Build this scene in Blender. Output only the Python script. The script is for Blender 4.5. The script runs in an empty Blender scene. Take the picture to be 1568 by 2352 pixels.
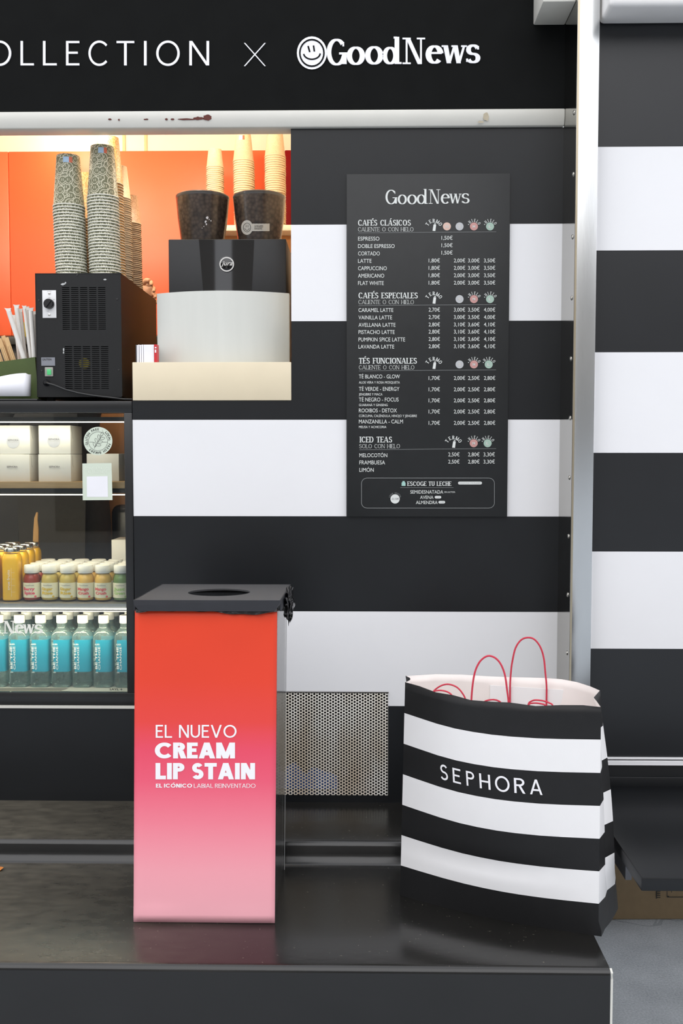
import bpy, bmesh, math, random
from mathutils import Vector, Matrix
random.seed(7)
PI = math.pi
SC = bpy.context.scene
COL = SC.collection

# ------------------------------------------------------------------ camera, world, light, exposure
F_PX, W_PX, H_PX = 2300.0, 1568.0, 2352.0
PITCH, YAW, CAM_Z = math.radians(3.3), math.radians(1.0), 1.5
cam_d = bpy.data.cameras.new('camera')
cam_d.sensor_fit = 'HORIZONTAL'; cam_d.sensor_width = 24.0
cam_d.lens = F_PX / W_PX * 24.0
cam = bpy.data.objects.new('camera', cam_d); COL.objects.link(cam)
cam.location = (0, 0, CAM_Z); cam.rotation_euler = (PI/2 - PITCH, 0, YAW)
SC.camera = cam

world = bpy.data.worlds.new('overcast_sky'); SC.world = world; world.use_nodes = True
wn = world.node_tree; bg = wn.nodes['Background']
bg.inputs['Color'].default_value = (0.945, 0.955, 1.0, 1); bg.inputs['Strength'].default_value = 2.7
sun_d = bpy.data.lights.new('hazy_sun', 'SUN'); sun_d.energy = 0.9; sun_d.angle = math.radians(60); sun_d.color = (1, .97, .92)
sun = bpy.data.objects.new('hazy_sun', sun_d); COL.objects.link(sun)
sun.rotation_euler = (math.radians(48), 0, math.radians(-14))
SC.view_settings.view_transform = 'Standard'; SC.view_settings.look = 'None'
SC.view_settings.gamma = 1.0; SC.view_settings.use_curve_mapping = False
SC.view_settings.exposure = -0.45
SC.cycles.transparent_max_bounces = 40
SC.cycles.max_bounces = 10

# pixel -> world helpers (the wall frame: X right, Y into the scene, Z up)
_c, _s = math.cos, math.sin
RT = Vector((_c(YAW), _s(YAW), 0))
FW = Vector((-_s(YAW)*_c(PITCH), _c(YAW)*_c(PITCH), -_s(PITCH)))
UP = Vector((-_s(YAW)*_s(PITCH), _c(YAW)*_s(PITCH), _c(PITCH)))
def ray(px, py): return FW + RT*((px-W_PX/2)/F_PX) + UP*((H_PX/2-py)/F_PX)
def P(px, py, Y):
    d = ray(px, py); return Vector((0, 0, CAM_Z)) + d*(Y/d.y)
def G(px, py, z):
    d = ray(px, py); return Vector((0, 0, CAM_Z)) + d*((z-CAM_Z)/d.z)
def XX(px, py, Y): return P(px, py, Y).x
def ZZ(py, Y, px=784): return P(px, py, Y).z
def R(px0, py0, px1, py1, Y):
    mx, my = (px0+px1)/2, (py0+py1)/2
    return XX(px0, my, Y), XX(px1, my, Y), ZZ(py1, Y, mx), ZZ(py0, Y, mx)   # x0 x1 z0 z1

# ------------------------------------------------------------------ materials
MATS = {}
def mat(name, col=(.8, .8, .8), rough=.5, metal=0., spec=.5, var=.0, vscale=20., bump=0., bscale=200., emit=None, estr=0., coat=0., aniso=None):
    if name in MATS: return MATS[name]
    m = bpy.data.materials.new(name); m.use_nodes = True; MATS[name] = m
    nt = m.node_tree; b = nt.nodes['Principled BSDF']
    b.inputs['Base Color'].default_value = (*col, 1); b.inputs['Roughness'].default_value = rough
    b.inputs['Metallic'].default_value = metal; b.inputs['Specular IOR Level'].default_value = spec
    b.inputs['Coat Weight'].default_value = coat
    tc = nt.nodes.new('ShaderNodeTexCoord')
    if var > 0:
        mp = nt.nodes.new('ShaderNodeMapping'); nt.links.new(tc.outputs['Object'], mp.inputs['Vector'])
        if aniso: mp.inputs['Scale'].default_value = aniso
        n = nt.nodes.new('ShaderNodeTexNoise'); n.inputs['Scale'].default_value = vscale; n.inputs['Detail'].default_value = 4
        nt.links.new(mp.outputs['Vector'], n.inputs['Vector'])
        mx = nt.nodes.new('ShaderNodeMix'); mx.data_type = 'RGBA'
        mx.inputs[6].default_value = (*[max(0, c*(1-var)) for c in col], 1); mx.inputs[7].default_value = (*[min(1, c*(1+var)) for c in col], 1)
        nt.links.new(n.outputs['Fac'], mx.inputs[0]); nt.links.new(mx.outputs[2], b.inputs['Base Color'])
    if bump > 0:
        n2 = nt.nodes.new('ShaderNodeTexNoise'); n2.inputs['Scale'].default_value = bscale; n2.inputs['Detail'].default_value = 3
        nt.links.new(tc.outputs['Object'], n2.inputs['Vector'])
        bp = nt.nodes.new('ShaderNodeBump'); bp.inputs['Strength'].default_value = bump; bp.inputs['Distance'].default_value = .002
        nt.links.new(n2.outputs['Fac'], bp.inputs['Height']); nt.links.new(bp.outputs['Normal'], b.inputs['Normal'])
    if emit:
        b.inputs['Emission Color'].default_value = (*emit, 1); b.inputs['Emission Strength'].default_value = estr
    return m
def clear(name, tint, gloss_rough=.03, reflect=1.0, body=0., bodycol=(.8, .8, .8), ior=1.45):
    """thin clear plastic or glass: tinted pass-through plus a mirror reflection by Fresnel, optional milky body"""
    m = bpy.data.materials.new(name); m.use_nodes = True; MATS[name] = m
    nt = m.node_tree; nt.nodes.remove(nt.nodes['Principled BSDF'])
    out = nt.nodes['Material Output']
    tr = nt.nodes.new('ShaderNodeBsdfTransparent'); tr.inputs['Color'].default_value = (*tint, 1)
    gl = nt.nodes.new('ShaderNodeBsdfGlossy'); gl.inputs['Roughness'].default_value = gloss_rough
    fr = nt.nodes.new('ShaderNodeFresnel'); fr.inputs['IOR'].default_value = ior
    mu = nt.nodes.new('ShaderNodeMath'); mu.operation = 'MULTIPLY'; mu.inputs[1].default_value = reflect
    nt.links.new(fr.outputs[0], mu.inputs[0])
    base = tr
    if body > 0:
        df = nt.nodes.new('ShaderNodeBsdfDiffuse'); df.inputs['Color'].default_value = (*bodycol, 1)
        m1 = nt.nodes.new('ShaderNodeMixShader'); m1.inputs[0].default_value = body
        nt.links.new(tr.outputs[0], m1.inputs[1]); nt.links.new(df.outputs[0], m1.inputs[2]); base = m1
    m2 = nt.nodes.new('ShaderNodeMixShader'); nt.links.new(mu.outputs[0], m2.inputs[0])
    nt.links.new(base.outputs[0], m2.inputs[1]); nt.links.new(gl.outputs[0], m2.inputs[2])
    nt.links.new(m2.outputs[0], out.inputs['Surface'])
    return m

BLACK = mat('black_vinyl', (.0065, .0075, .009), .36, spec=.38, var=.25, vscale=9, bump=.03, bscale=900)
BLACK_R = mat('black_vinyl_side', (.0075, .0085, .0105), .34, spec=.55, var=.2, vscale=9, bump=.03, bscale=900)
WHITE = mat('white_vinyl', (.77, .77, .785), .45, spec=.4, var=.02, vscale=8, bump=.02, bscale=700)
SIGN_BLACK = mat('sign_black', (.0045, .005, .005), .6, spec=.07, var=.3, vscale=14, bump=.03, bscale=900)
LETTER = mat('letter_white', (.82, .82, .86), .5, var=.02)
MENU_BLACK = mat('menu_black', (.010, .011, .0115), .45, spec=.4, var=.25, vscale=30, bump=.03, bscale=900)
MENU_INK = mat('menu_ink', (.66, .68, .66), .6, var=.04, vscale=80)
MENU_DIM = mat('menu_line_grey', (.22, .23, .23), .6, var=.04)
PAINT = mat('cream_paint', (.62, .61, .56), .45, var=.05, vscale=12, bump=.05, bscale=300)
RUST = mat('rust_chip', (.10, .022, .015), .8, var=.4, vscale=120)
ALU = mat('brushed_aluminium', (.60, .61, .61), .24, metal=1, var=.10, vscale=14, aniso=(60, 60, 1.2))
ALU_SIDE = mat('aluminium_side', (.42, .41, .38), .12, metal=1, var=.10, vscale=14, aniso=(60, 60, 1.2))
STEEL = mat('steel', (.55, .54, .5), .3, metal=1, var=.1, vscale=60)
ORANGE = mat('orange_panel', (.90, .135, .04), .42, spec=.7, var=.04, vscale=4)
ORANGE_SHADE = mat('orange_panel_shaded', (.20, .001, .002), .55, spec=.15, var=.05)
CREAM = mat('cream_wall', (.86, .76, .60), .6, var=.03, vscale=5)
CEIL = mat('cream_ceiling', (.80, .72, .58), .6, var=.03, vscale=5)
BEIGE = mat('beige_counter', (.70, .61, .44), .5, var=.04, vscale=16, bump=.02)
GREYWHITE = mat('grey_white_shell', (.60, .61, .57), .28, var=.05, vscale=5, aniso=(6, 6, .6))
GLOSSBLACK = mat('piano_black', (.002, .0022, .003), .025, spec=.7, var=.2)
MACH_BLACK = mat('machine_black', (.007, .0075, .009), .4, spec=.4, var=.2, vscale=60)
BOX_BLACK = mat('powder_coat_black', (.006, .0065, .007), .45, spec=.35, var=.3, vscale=120, bump=.12, bscale=900)
DARK = mat('dark_recess', (.004, .004, .004), .8, var=.3)
CHROME = mat('chrome', (.75, .74, .72), .12, metal=1, var=.05)
WOOD = mat('pale_wood', (.55, .36, .18), .5, var=.18, vscale=12, aniso=(2, 20, 20))
TAN = mat('tan_cabinet', (.52, .25, .09), .5, var=.10, vscale=12, aniso=(6, 6, 1))
KRAFT = mat('kraft_paper', (.56, .36, .17), .8, var=.12, vscale=90, bump=.1)
STRAWP = mat('straw_paper', (.72, .70, .66), .7, var=.05, vscale=60, bump=.1, bscale=500)
GREENBOX = mat('olive_green', (.055, .085, .016), .6, var=.1, vscale=60)
CARD = mat('white_card', (.80, .80, .84), .6, var=.03)
BOXWHITE = mat('bakery_carton', (.80, .79, .76), .55, var=.03, vscale=30)
PRINT = mat('print_dark', (.03, .03, .03), .6, var=.1)
PRINT_G = mat('print_grey', (.20, .20, .22), .6, var=.1)
LED = mat('led_strip', (1, 1, 1), .5, emit=(1, .93, .8), estr=5)
LAMP = mat('lamp_diffuser', (1, 1, 1), .5, emit=(1, .9, .72), estr=9)
LIDW = mat('white_lid', (.82, .82, .78), .4, var=.03, bump=.03)
SILVER = mat('silver_lid', (.78, .77, .74), .25, metal=1, var=.05)
GLASS = clear('clear_pane', (.93, .96, .96), .01, 1.0)
ACRYL = clear('scratched_acrylic', (.84, .84, .84), .1, .6, body=.05, bodycol=(.45, .44, .42))
ACRYL_E = mat('acrylic_edge', (.55, .55, .55), .3, var=.1)
PET = clear('clear_bottle', (.86, .955, .955), .03, .7, body=.10, bodycol=(.60, .80, .77))
JARG = clear('clear_jar', (.985, .985, .97), .03, .4)
RED_CORD = mat('red_cord', (.55, .028, .06), .6, var=.25, vscale=300, bump=.4, bscale=800)
PAPER_B = mat('bag_black', (.008, .008, .0085), .5, spec=.35, var=.25, vscale=25, bump=.05, bscale=250)
PAPER_W = mat('bag_white', (.80, .79, .79), .5, var=.02, vscale=25, bump=.04, bscale=250)
PAPER_IN = mat('bag_inside', (.80, .74, .71), .75, var=.03, vscale=25, bump=.05, bscale=150)
CARDBOARD = mat('cardboard', (.36, .26, .15), .8, var=.10, vscale=40, bump=.08, bscale=150)
SKIN = mat('skin', (.62, .33, .19), .5, var=.06, vscale=40)
CLOTH = mat('black_clothes', (.018, .017, .016), .85, var=.3, vscale=50, bump=.3, bscale=400)
HAIR = mat('dark_hair', (.02, .013, .01), .5, var=.3, vscale=200)
MINT = mat('mint_sticker', (.60, .67, .56), .6, var=.03)

def nt_of(name, col=(.8, .8, .8), rough=.5):
    m = bpy.data.materials.new(name); m.use_nodes = True; MATS[name] = m
    b = m.node_tree.nodes['Principled BSDF']; b.inputs['Roughness'].default_value = rough
    b.inputs['Base Color'].default_value = (*col, 1)
    return m, m.node_tree, b
def N(nt, kind, **kw):
    n = nt.nodes.new('ShaderNode'+kind)
    for k, v in kw.items():
        if k.startswith('i_'): n.inputs[int(k[2:])].default_value = v
        else: setattr(n, k, v)
    return n
def MTH(nt, op, a, b=None):
    n = nt.nodes.new('ShaderNodeMath'); n.operation = op
    for i, v in enumerate((a, b)):
        if v is None: continue
        if isinstance(v, (int, float)): n.inputs[i].default_value = v
        else: nt.links.new(v, n.inputs[i])
    return n.outputs[0]

# dusty vinyl for the bench: black sheet, scuffs and crumbs
m, nt, b = nt_of('dusty_black_vinyl', (.01, .01, .01), .3); BENCH = m
tc = N(nt, 'TexCoord'); mp = N(nt, 'Mapping'); mp.inputs['Scale'].default_value = (1.4, 3.2, 3.2); nt.links.new(tc.outputs['Object'], mp.inputs[0])
n1 = N(nt, 'TexNoise'); n1.inputs['Scale'].default_value = 14; n1.inputs['Detail'].default_value = 9; nt.links.new(mp.outputs[0], n1.inputs[0])
n2 = N(nt, 'TexNoise'); n2.inputs['Scale'].default_value = 150; n2.inputs['Detail'].default_value = 2; nt.links.new(tc.outputs['Object'], n2.inputs[0])
sx = N(nt, 'SeparateXYZ'); nt.links.new(tc.outputs['Object'], sx.inputs[0])
fall = N(nt, 'MapRange'); nt.links.new(sx.outputs[0], fall.inputs[0]); fall.inputs[1].default_value = -.25; fall.inputs[2].default_value = -1.0; fall.inputs[3].default_value = .06; fall.inputs[4].default_value = 1.0
dust = N(nt, 'MapRange'); nt.links.new(n1.outputs[0], dust.inputs[0]); dust.inputs[1].default_value = .25; dust.inputs[2].default_value = .85
amt = MTH(nt, 'MULTIPLY', MTH(nt, 'ADD', MTH(nt, 'MULTIPLY', dust.outputs[0], .55), .34), fall.outputs[0])
geo = N(nt, 'NewGeometry'); sn = N(nt, 'SeparateXYZ'); nt.links.new(geo.outputs['Normal'], sn.inputs[0])
upw = N(nt, 'MapRange'); nt.links.new(sn.outputs[2], upw.inputs[0]); upw.inputs[1].default_value = .8; upw.inputs[2].default_value = .99
amt = MTH(nt, 'MULTIPLY', amt, upw.outputs[0])
spk = MTH(nt, 'MULTIPLY', MTH(nt, 'GREATER_THAN', n2.outputs[0], .735), .22)
amt2 = MTH(nt, 'ADD', MTH(nt, 'MULTIPLY', amt, .34), MTH(nt, 'MULTIPLY', spk, upw.outputs[0]))
mx = N(nt, 'Mix', data_type='RGBA'); mx.inputs[6].default_value = (.006, .006, .006, 1); mx.inputs[7].default_value = (.36, .32, .24, 1); b.inputs['Specular IOR Level'].default_value = .55
nt.links.new(amt2, mx.inputs[0]); nt.links.new(mx.outputs[2], b.inputs['Base Color'])
rr = MTH(nt, 'ADD', MTH(nt, 'MULTIPLY', amt, .25), .2); nt.links.new(rr, b.inputs['Roughness'])
bp = N(nt, 'Bump'); bp.inputs['Strength'].default_value = .05; bp.inputs['Distance'].default_value = .004; nt.links.new(n1.outputs[0], bp.inputs['Height']); nt.links.new(bp.outputs[0], b.inputs['Normal'])

# concrete ground
m, nt, b = nt_of('street_concrete', (.2, .2, .2), .85); CONCRETE = m
tc = N(nt, 'TexCoord')
n1 = N(nt, 'TexNoise'); n1.inputs['Scale'].default_value = 6; n1.inputs['Detail'].default_value = 7; nt.links.new(tc.outputs['Object'], n1.inputs[0])
n2 = N(nt, 'TexNoise'); n2.inputs['Scale'].default_value = 180; n2.inputs['Detail'].default_value = 2; nt.links.new(tc.outputs['Object'], n2.inputs[0])
vo = N(nt, 'TexVoronoi', feature='DISTANCE_TO_EDGE'); vo.inputs['Scale'].default_value = 1.1
ws = N(nt, 'TexNoise'); ws.inputs['Scale'].default_value = 3; nt.links.new(tc.outputs['Object'], ws.inputs[0])
va = N(nt, 'VectorMath', operation='ADD'); nt.links.new(tc.outputs['Object'], va.inputs[0]); nt.links.new(ws.outputs['Color'], va.inputs[1]); nt.links.new(va.outputs[0], vo.inputs['Vector'])
crk = MTH(nt, 'GREATER_THAN', vo.outputs[0], .008)
mx = N(nt, 'Mix', data_type='RGBA'); mx.inputs[6].default_value = (.12, .14, .155, 1); mx.inputs[7].default_value = (.62, .66, .70, 1)
f1 = MTH(nt, 'ADD', MTH(nt, 'MULTIPLY', n1.outputs[0], .55), MTH(nt, 'MULTIPLY', n2.outputs[0], .6))
f2 = MTH(nt, 'MULTIPLY', MTH(nt, 'SUBTRACT', f1, .05), MTH(nt, 'ADD', MTH(nt, 'MULTIPLY', crk, .35), .65))
nt.links.new(f2, mx.inputs[0]); nt.links.new(mx.outputs[2], b.inputs['Base Color'])
bp = N(nt, 'Bump'); bp.inputs['Strength'].default_value = .4; bp.inputs['Distance'].default_value = .003; nt.links.new(n2.outputs[0], bp.inputs['Height']); nt.links.new(bp.outputs[0], b.inputs['Normal'])

# poster print: orange-red running into pale pink, by height
m, nt, b = nt_of('poster_print', (.8, .1, .1), .42); POSTER = m
tc = N(nt, 'TexCoord'); sx = N(nt, 'SeparateXYZ'); nt.links.new(tc.outputs['Object'], sx.inputs[0])
mr = N(nt, 'MapRange'); mr.inputs[1].default_value = .395; mr.inputs[2].default_value = 1.137; nt.links.new(sx.outputs[2], mr.inputs[0])
cr = N(nt, 'ValToRGB'); nt.links.new(mr.outputs[0], cr.inputs[0]); e = cr.color_ramp
e.elements[0].position = 0; e.elements[0].color = (.93, .46, .52, 1); e.elements[1].position = 1; e.elements[1].color = (.72, .055, .018, 1)
for pos, c in ((.17, (.89, .36, .42)), (.33, (.84, .21, .28)), (.46, (.79, .105, .175)), (.555, (.76, .075, .13)), (.65, (.74, .06, .05)), (.78, (.73, .055, .026))):
    q = e.elements.new(pos); q.color = (*c, 1)
nt.links.new(cr.outputs[0], b.inputs['Base Color']); b.inputs['Specular IOR Level'].default_value = .3

# paper-cup print: little round faces as ring outlines on a flat ground
def cup_mat(name, ground, ink, k=1.0):
    m, nt, b = nt_of(name, ground, .55)
    tc = N(nt, 'TexCoord'); s = N(nt, 'SeparateXYZ'); nt.links.new(tc.outputs['Object'], s.inputs[0])
    ang = MTH(nt, 'MULTIPLY', MTH(nt, 'ARCTAN2', s.outputs[1], s.outputs[0]), .042)
    cb = N(nt, 'CombineXYZ'); nt.links.new(ang, cb.inputs[0]); nt.links.new(s.outputs[2], cb.inputs[1])
    sc = N(nt, 'VectorMath', operation='SCALE'); nt.links.new(cb.outputs[0], sc.inputs[0]); sc.inputs['Scale'].default_value = 33*k
    masks = []
    for off in (0.0, 7.37):
        ad = N(nt, 'VectorMath', operation='ADD'); nt.links.new(sc.outputs[0], ad.inputs[0]); ad.inputs[1].default_value = (off, off*.6, 0)
        v = N(nt, 'TexVoronoi', voronoi_dimensions='2D'); v.inputs['Scale'].default_value = 1.0; v.inputs['Randomness'].default_value = .7; nt.links.new(ad.outputs[0], v.inputs['Vector'])
        sb = N(nt, 'VectorMath', operation='SUBTRACT'); nt.links.new(ad.outputs[0], sb.inputs[0]); nt.links.new(v.outputs['Position'], sb.inputs[1])
        d = v.outputs['Distance']; q = N(nt, 'SeparateXYZ'); nt.links.new(sb.outputs[0], q.inputs[0])
        def band(c, w): return MTH(nt, 'LESS_THAN', MTH(nt, 'ABSOLUTE', MTH(nt, 'SUBTRACT', d, c)), w)
        ring = band(.43, .035)
        smile = MTH(nt, 'MULTIPLY', band(.27, .03), MTH(nt, 'LESS_THAN', q.outputs[1], -.02))
        eye = MTH(nt, 'MULTIPLY', MTH(nt, 'LESS_THAN', MTH(nt, 'ABSOLUTE', MTH(nt, 'SUBTRACT', MTH(nt, 'ABSOLUTE', q.outputs[0]), .09)), .03),
                  MTH(nt, 'LESS_THAN', MTH(nt, 'ABSOLUTE', MTH(nt, 'SUBTRACT', q.outputs[1], .1)), .12))
        allm = MTH(nt, 'MAXIMUM', MTH(nt, 'MAXIMUM', ring, smile), eye)
        masks.append(allm)
        inside = MTH(nt, 'LESS_THAN', d, .47)
        if off == 0.0: in0 = inside
    tot = MTH(nt, 'MAXIMUM', masks[0], MTH(nt, 'MULTIPLY', masks[1], MTH(nt, 'SUBTRACT', 1.0, in0)))
    mx = N(nt, 'Mix', data_type='RGBA'); mx.inputs[6].default_value = (*ground, 1); mx.inputs[7].default_value = (*ink, 1)
    nt.links.new(tot, mx.inputs[0]); nt.links.new(mx.outputs[2], b.inputs['Base Color'])
    return m
CUP_SAGE = cup_mat('cup_sage_print', (.165, .17, .105), (.62, .60, .47))
CUP_KRAFT = cup_mat('cup_amber_print', (.50, .24, .07), (.72, .48, .22), 1.1)
CUP_CREAM = cup_mat('cup_cream_print', (.74, .56, .37), (.80, .66, .46), 1.2)
CUP_PINK = cup_mat('cup_rose_print', (.56, .36, .23), (.36, .19, .10), 1.2)
RIMP = mat('cup_rim_pale', (.72, .71, .62), .5, var=.03)
RIMK = mat('cup_rim_cream', (.74, .60, .42), .5, var=.03)

# coffee beans seen through smoked plastic
m, nt, b = nt_of('smoked_hopper_beans', (.02, .02, .02), .22); HOPPER = m
tc = N(nt, 'TexCoord'); v = N(nt, 'TexVoronoi'); v.inputs['Scale'].default_value = 90; nt.links.new(tc.outputs['Object'], v.inputs['Vector'])
mx = N(nt, 'Mix', data_type='RGBA'); mx.inputs[6].default_value = (.10, .075, .06, 1); mx.inputs[7].default_value = (.022, .019, .018, 1)
nt.links.new(v.outputs['Distance'], mx.inputs[0]); nt.links.new(mx.outputs[2], b.inputs['Base Color'])

# ------------------------------------------------------------------ mesh helpers
class MB:
    def __init__(s): s.v = []; s.f = []; s.m = []
    def add(s, verts, faces, mi=0):
        o = len(s.v); s.v += [tuple(q) for q in verts]; s.f += [tuple(i+o for i in q) for q in faces]; s.m += [mi]*len(faces); return s
    def box(s, x0, x1, y0, y1, z0, z1, mi=0):
        V = [(x0, y0, z0), (x1, y0, z0), (x1, y1, z0), (x0, y1, z0), (x0, y0, z1), (x1, y0, z1), (x1, y1, z1), (x0, y1, z1)]
        return s.add(V, [(0, 1, 5, 4), (1, 2, 6, 5), (2, 3, 7, 6), (3, 0, 4, 7), (4, 5, 6, 7), (3, 2, 1, 0)], mi)
    def hexa(s, V, mi=0):
        return s.add(V, [(0, 1, 5, 4), (1, 2, 6, 5), (2, 3, 7, 6), (3, 0, 4, 7), (4, 5, 6, 7), (3, 2, 1, 0)], mi)
    def poly(s, pts, mi=0): return s.add(pts, [tuple(range(len(pts)))], mi)
    def prism(s, pts, d, mi=0):
        n = len(pts); V = [Vector(p) for p in pts]; W = [v+Vector(d) for v in V]
        return s.add(V+W, [tuple(range(n)), tuple(range(2*n-1, n-1, -1))]+[(i, i+n, (i+1) % n+n, (i+1) % n) for i in range(n)], mi)
    def lathe(s, prof, seg=24, c=(0, 0, 0), mi=0, mis=None, sq=0., axis='z', cap=True):
        """prof = [(r,z)...]; sq>0 squares the section"""
        o = []; n = len(prof)
        for r, z in prof:
            for k in range(seg):
                a = 2*PI*(k+.5)/seg; ca, sa = math.cos(a), math.sin(a)
                if sq > 0:
                    e = 2/(2+sq*6); ca = math.copysign(abs(ca)**e, ca); sa = math.copysign(abs(sa)**e, sa)
                p = (r*ca, r*sa, z) if axis == 'z' else ((r*ca, -z, r*sa) if axis == 'y' else (z, r*ca, r*sa))
                o.append((p[0]+c[0], p[1]+c[1], p[2]+c[2]))
        for i in range(n-1):
            F = [(i*seg+k, i*seg+(k+1) % seg, (i+1)*seg+(k+1) % seg, (i+1)*seg+k) for k in range(seg)]
            if i == 0: base = len(s.v); s.v += o
            s.f += [tuple(q+base for q in f) for f in F]; s.m += [mis[i] if mis else mi]*seg
        if cap:
            s.f += [tuple(base+k for k in range(seg))[::-1], tuple(base+(n-1)*seg+k for k in range(seg))]
            s.m += [mis[0] if mis else mi, mis[-1] if mis else mi]
        return s
    def tube(s, pts, r, seg=8, mi=0, caps=True):
        pts = [Vector(p) for p in pts]; n = len(pts); up = Vector((0.13, .2, 1)).normalized(); rings = []
        for i, p in enumerate(pts):
            t = (pts[min(i+1, n-1)]-pts[max(i-1, 0)]).normalized()
            a = t.cross(up)
            if a.length < 1e-3: a = t.cross(Vector((1, 0, 0)))
            a.normalize(); bb = t.cross(a)
            rr = r[i] if isinstance(r, (list, tuple)) else r
            rings += [p+(a*math.cos(2*PI*k/seg)+bb*math.sin(2*PI*k/seg))*rr for k in range(seg)]
        F = [(i*seg+k, i*seg+(k+1) % seg, (i+1)*seg+(k+1) % seg, (i+1)*seg+k) for i in range(n-1) for k in range(seg)]
        if caps: F += [tuple(range(seg))[::-1], tuple((n-1)*seg+k for k in range(seg))]
        return s.add(rings, F, mi)
    def mesh(s, name, mats, smooth=False):
        me = bpy.data.meshes.new(name); me.from_pydata(s.v, [], s.f)
        for q in (mats if isinstance(mats, (list, tuple)) else [mats]): me.materials.append(q)
        me.polygons.foreach_set('material_index', s.m)
        if smooth: me.polygons.foreach_set('use_smooth', [True]*len(s.f))
        me.update(); return me
    def build(s, name, mats, parent=None, smooth=False, bevel=0., bseg=2, angle=35):
        o = bpy.data.objects.new(name, s.mesh(name, mats, smooth)); COL.objects.link(o)
        if parent is not None: adopt(o, parent)
        if smooth or bevel:
            bm = bmesh.new(); bm.from_mesh(o.data)
            bmesh.ops.remove_doubles(bm, verts=bm.verts, dist=1e-6); bmesh.ops.recalc_face_normals(bm, faces=bm.faces)
            if bevel:
                ed = [e for e in bm.edges if len(e.link_faces) == 2 and e.calc_face_angle(0) > math.radians(angle)]
                bmesh.ops.bevel(bm, geom=ed, offset=bevel, segments=bseg, profile=.5, affect='EDGES', clamp_overlap=True)
            for e in bm.edges:
                if len(e.link_faces) == 2 and e.calc_face_angle(0) > math.radians(40): e.smooth = False
            if bevel:
                for q in bm.faces: q.smooth = True
            bm.to_mesh(o.data); bm.free()
        return o
def adopt(o, p):
    """parent o to p while its mesh stays in world coordinates"""
    o.parent = p; q = Vector((0, 0, 0)); t = p
    if p.type == 'EMPTY': q = Vector(p.location)
    o.matrix_parent_inverse = Matrix.Translation(-q)
def tag(o, label, cat, group=None, kind=None):
    o['label'] = label; o['category'] = cat
    if group: o['group'] = group
    if kind: o['kind'] = kind
    return o
def thing(name, label, cat, loc=(0, 0, 0), group=None, kind=None):
    o = bpy.data.objects.new(name, None); COL.objects.link(o); o.location = loc; o.empty_display_size = .05
    return tag(o, label, cat, group, kind)
def dup(root, loc, rz=0., label=None):
    r = root.copy(); COL.objects.link(r); r.location = loc; r.rotation_euler = (0, 0, rz)
    if label: r['label'] = label
    for ch in list(root.children):
        c = ch.copy(); COL.objects.link(c); c.parent = r
        for g in list(ch.children):
            d = g.copy(); COL.objects.link(d); d.parent = c
    return r
ORD = 'topmost second third fourth fifth sixth seventh eighth ninth tenth eleventh twelfth thirteenth fourteenth fifteenth sixteenth seventeenth eighteenth nineteenth twentieth'.split()
def ordinal(i):
    if i < 20: return ORD[i]
    w = ['thirtieth', 'fortieth'] if (i+1) % 10 == 0 else None
    t = {2: 'twenty', 3: 'thirty', 4: 'forty'}[(i+1)//10]
    if w: return w[(i+1)//10-3]
    return t+'-'+['first', 'second', 'third', 'fourth', 'fifth', 'sixth', 'seventh', 'eighth', 'ninth'][(i+1) % 10-1]

# ------------------------------------------------------------------ lettering
_tc = {}
def font_polys(body, w=0.):
    """flat outlines of a line of text in the built-in typeface, stroke thickened by w (em)"""
    if (body, w) in _tc: return _tc[(body, w)]
    c = bpy.data.curves.new('t', 'FONT'); c.body = body; c.size = 1; c.resolution_u = 3; c.fill_mode = 'FRONT'; c.offset = w
    o = bpy.data.objects.new('t', c)
    me = o.to_mesh()
    v = [(q.co.x, q.co.y) for q in me.vertices]; f = [tuple(p.vertices) for p in me.polygons]
    o.to_mesh_clear(); bpy.data.objects.remove(o); bpy.data.curves.remove(c)
    _tc[(body, w)] = (v, f); return v, f
def bold_polys(body, w): return font_polys(body, w)
def arc(cx, cy, rx, ry, a0, a1, n=22): return [(cx+rx*math.cos(math.radians(a0+(a1-a0)*i/n)), cy+ry*math.sin(math.radians(a0+(a1-a0)*i/n))) for i in range(n+1)]
def pen(pts, T, t, closed=False):
    n = len(pts); L = []; Rr = []
    for i, (x, y) in enumerate(pts):
        if closed: a, b_ = pts[i-1], pts[(i+1) % n]
        else: a, b_ = pts[max(i-1, 0)], pts[min(i+1, n-1)]
        dx, dy = b_[0]-a[0], b_[1]-a[1]; l = math.hypot(dx, dy) or 1; dx /= l; dy /= l
        w = (t+(T-t)*abs(dy)**1.3)/2
        L.append((x-dy*w, y+dx*w)); Rr.append((x+dy*w, y-dx*w))
    qs = []
    for i in range(n if closed else n-1):
        j = (i+1) % n; qs.append([L[i], Rr[i], Rr[j], L[j]])
    return qs
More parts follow.
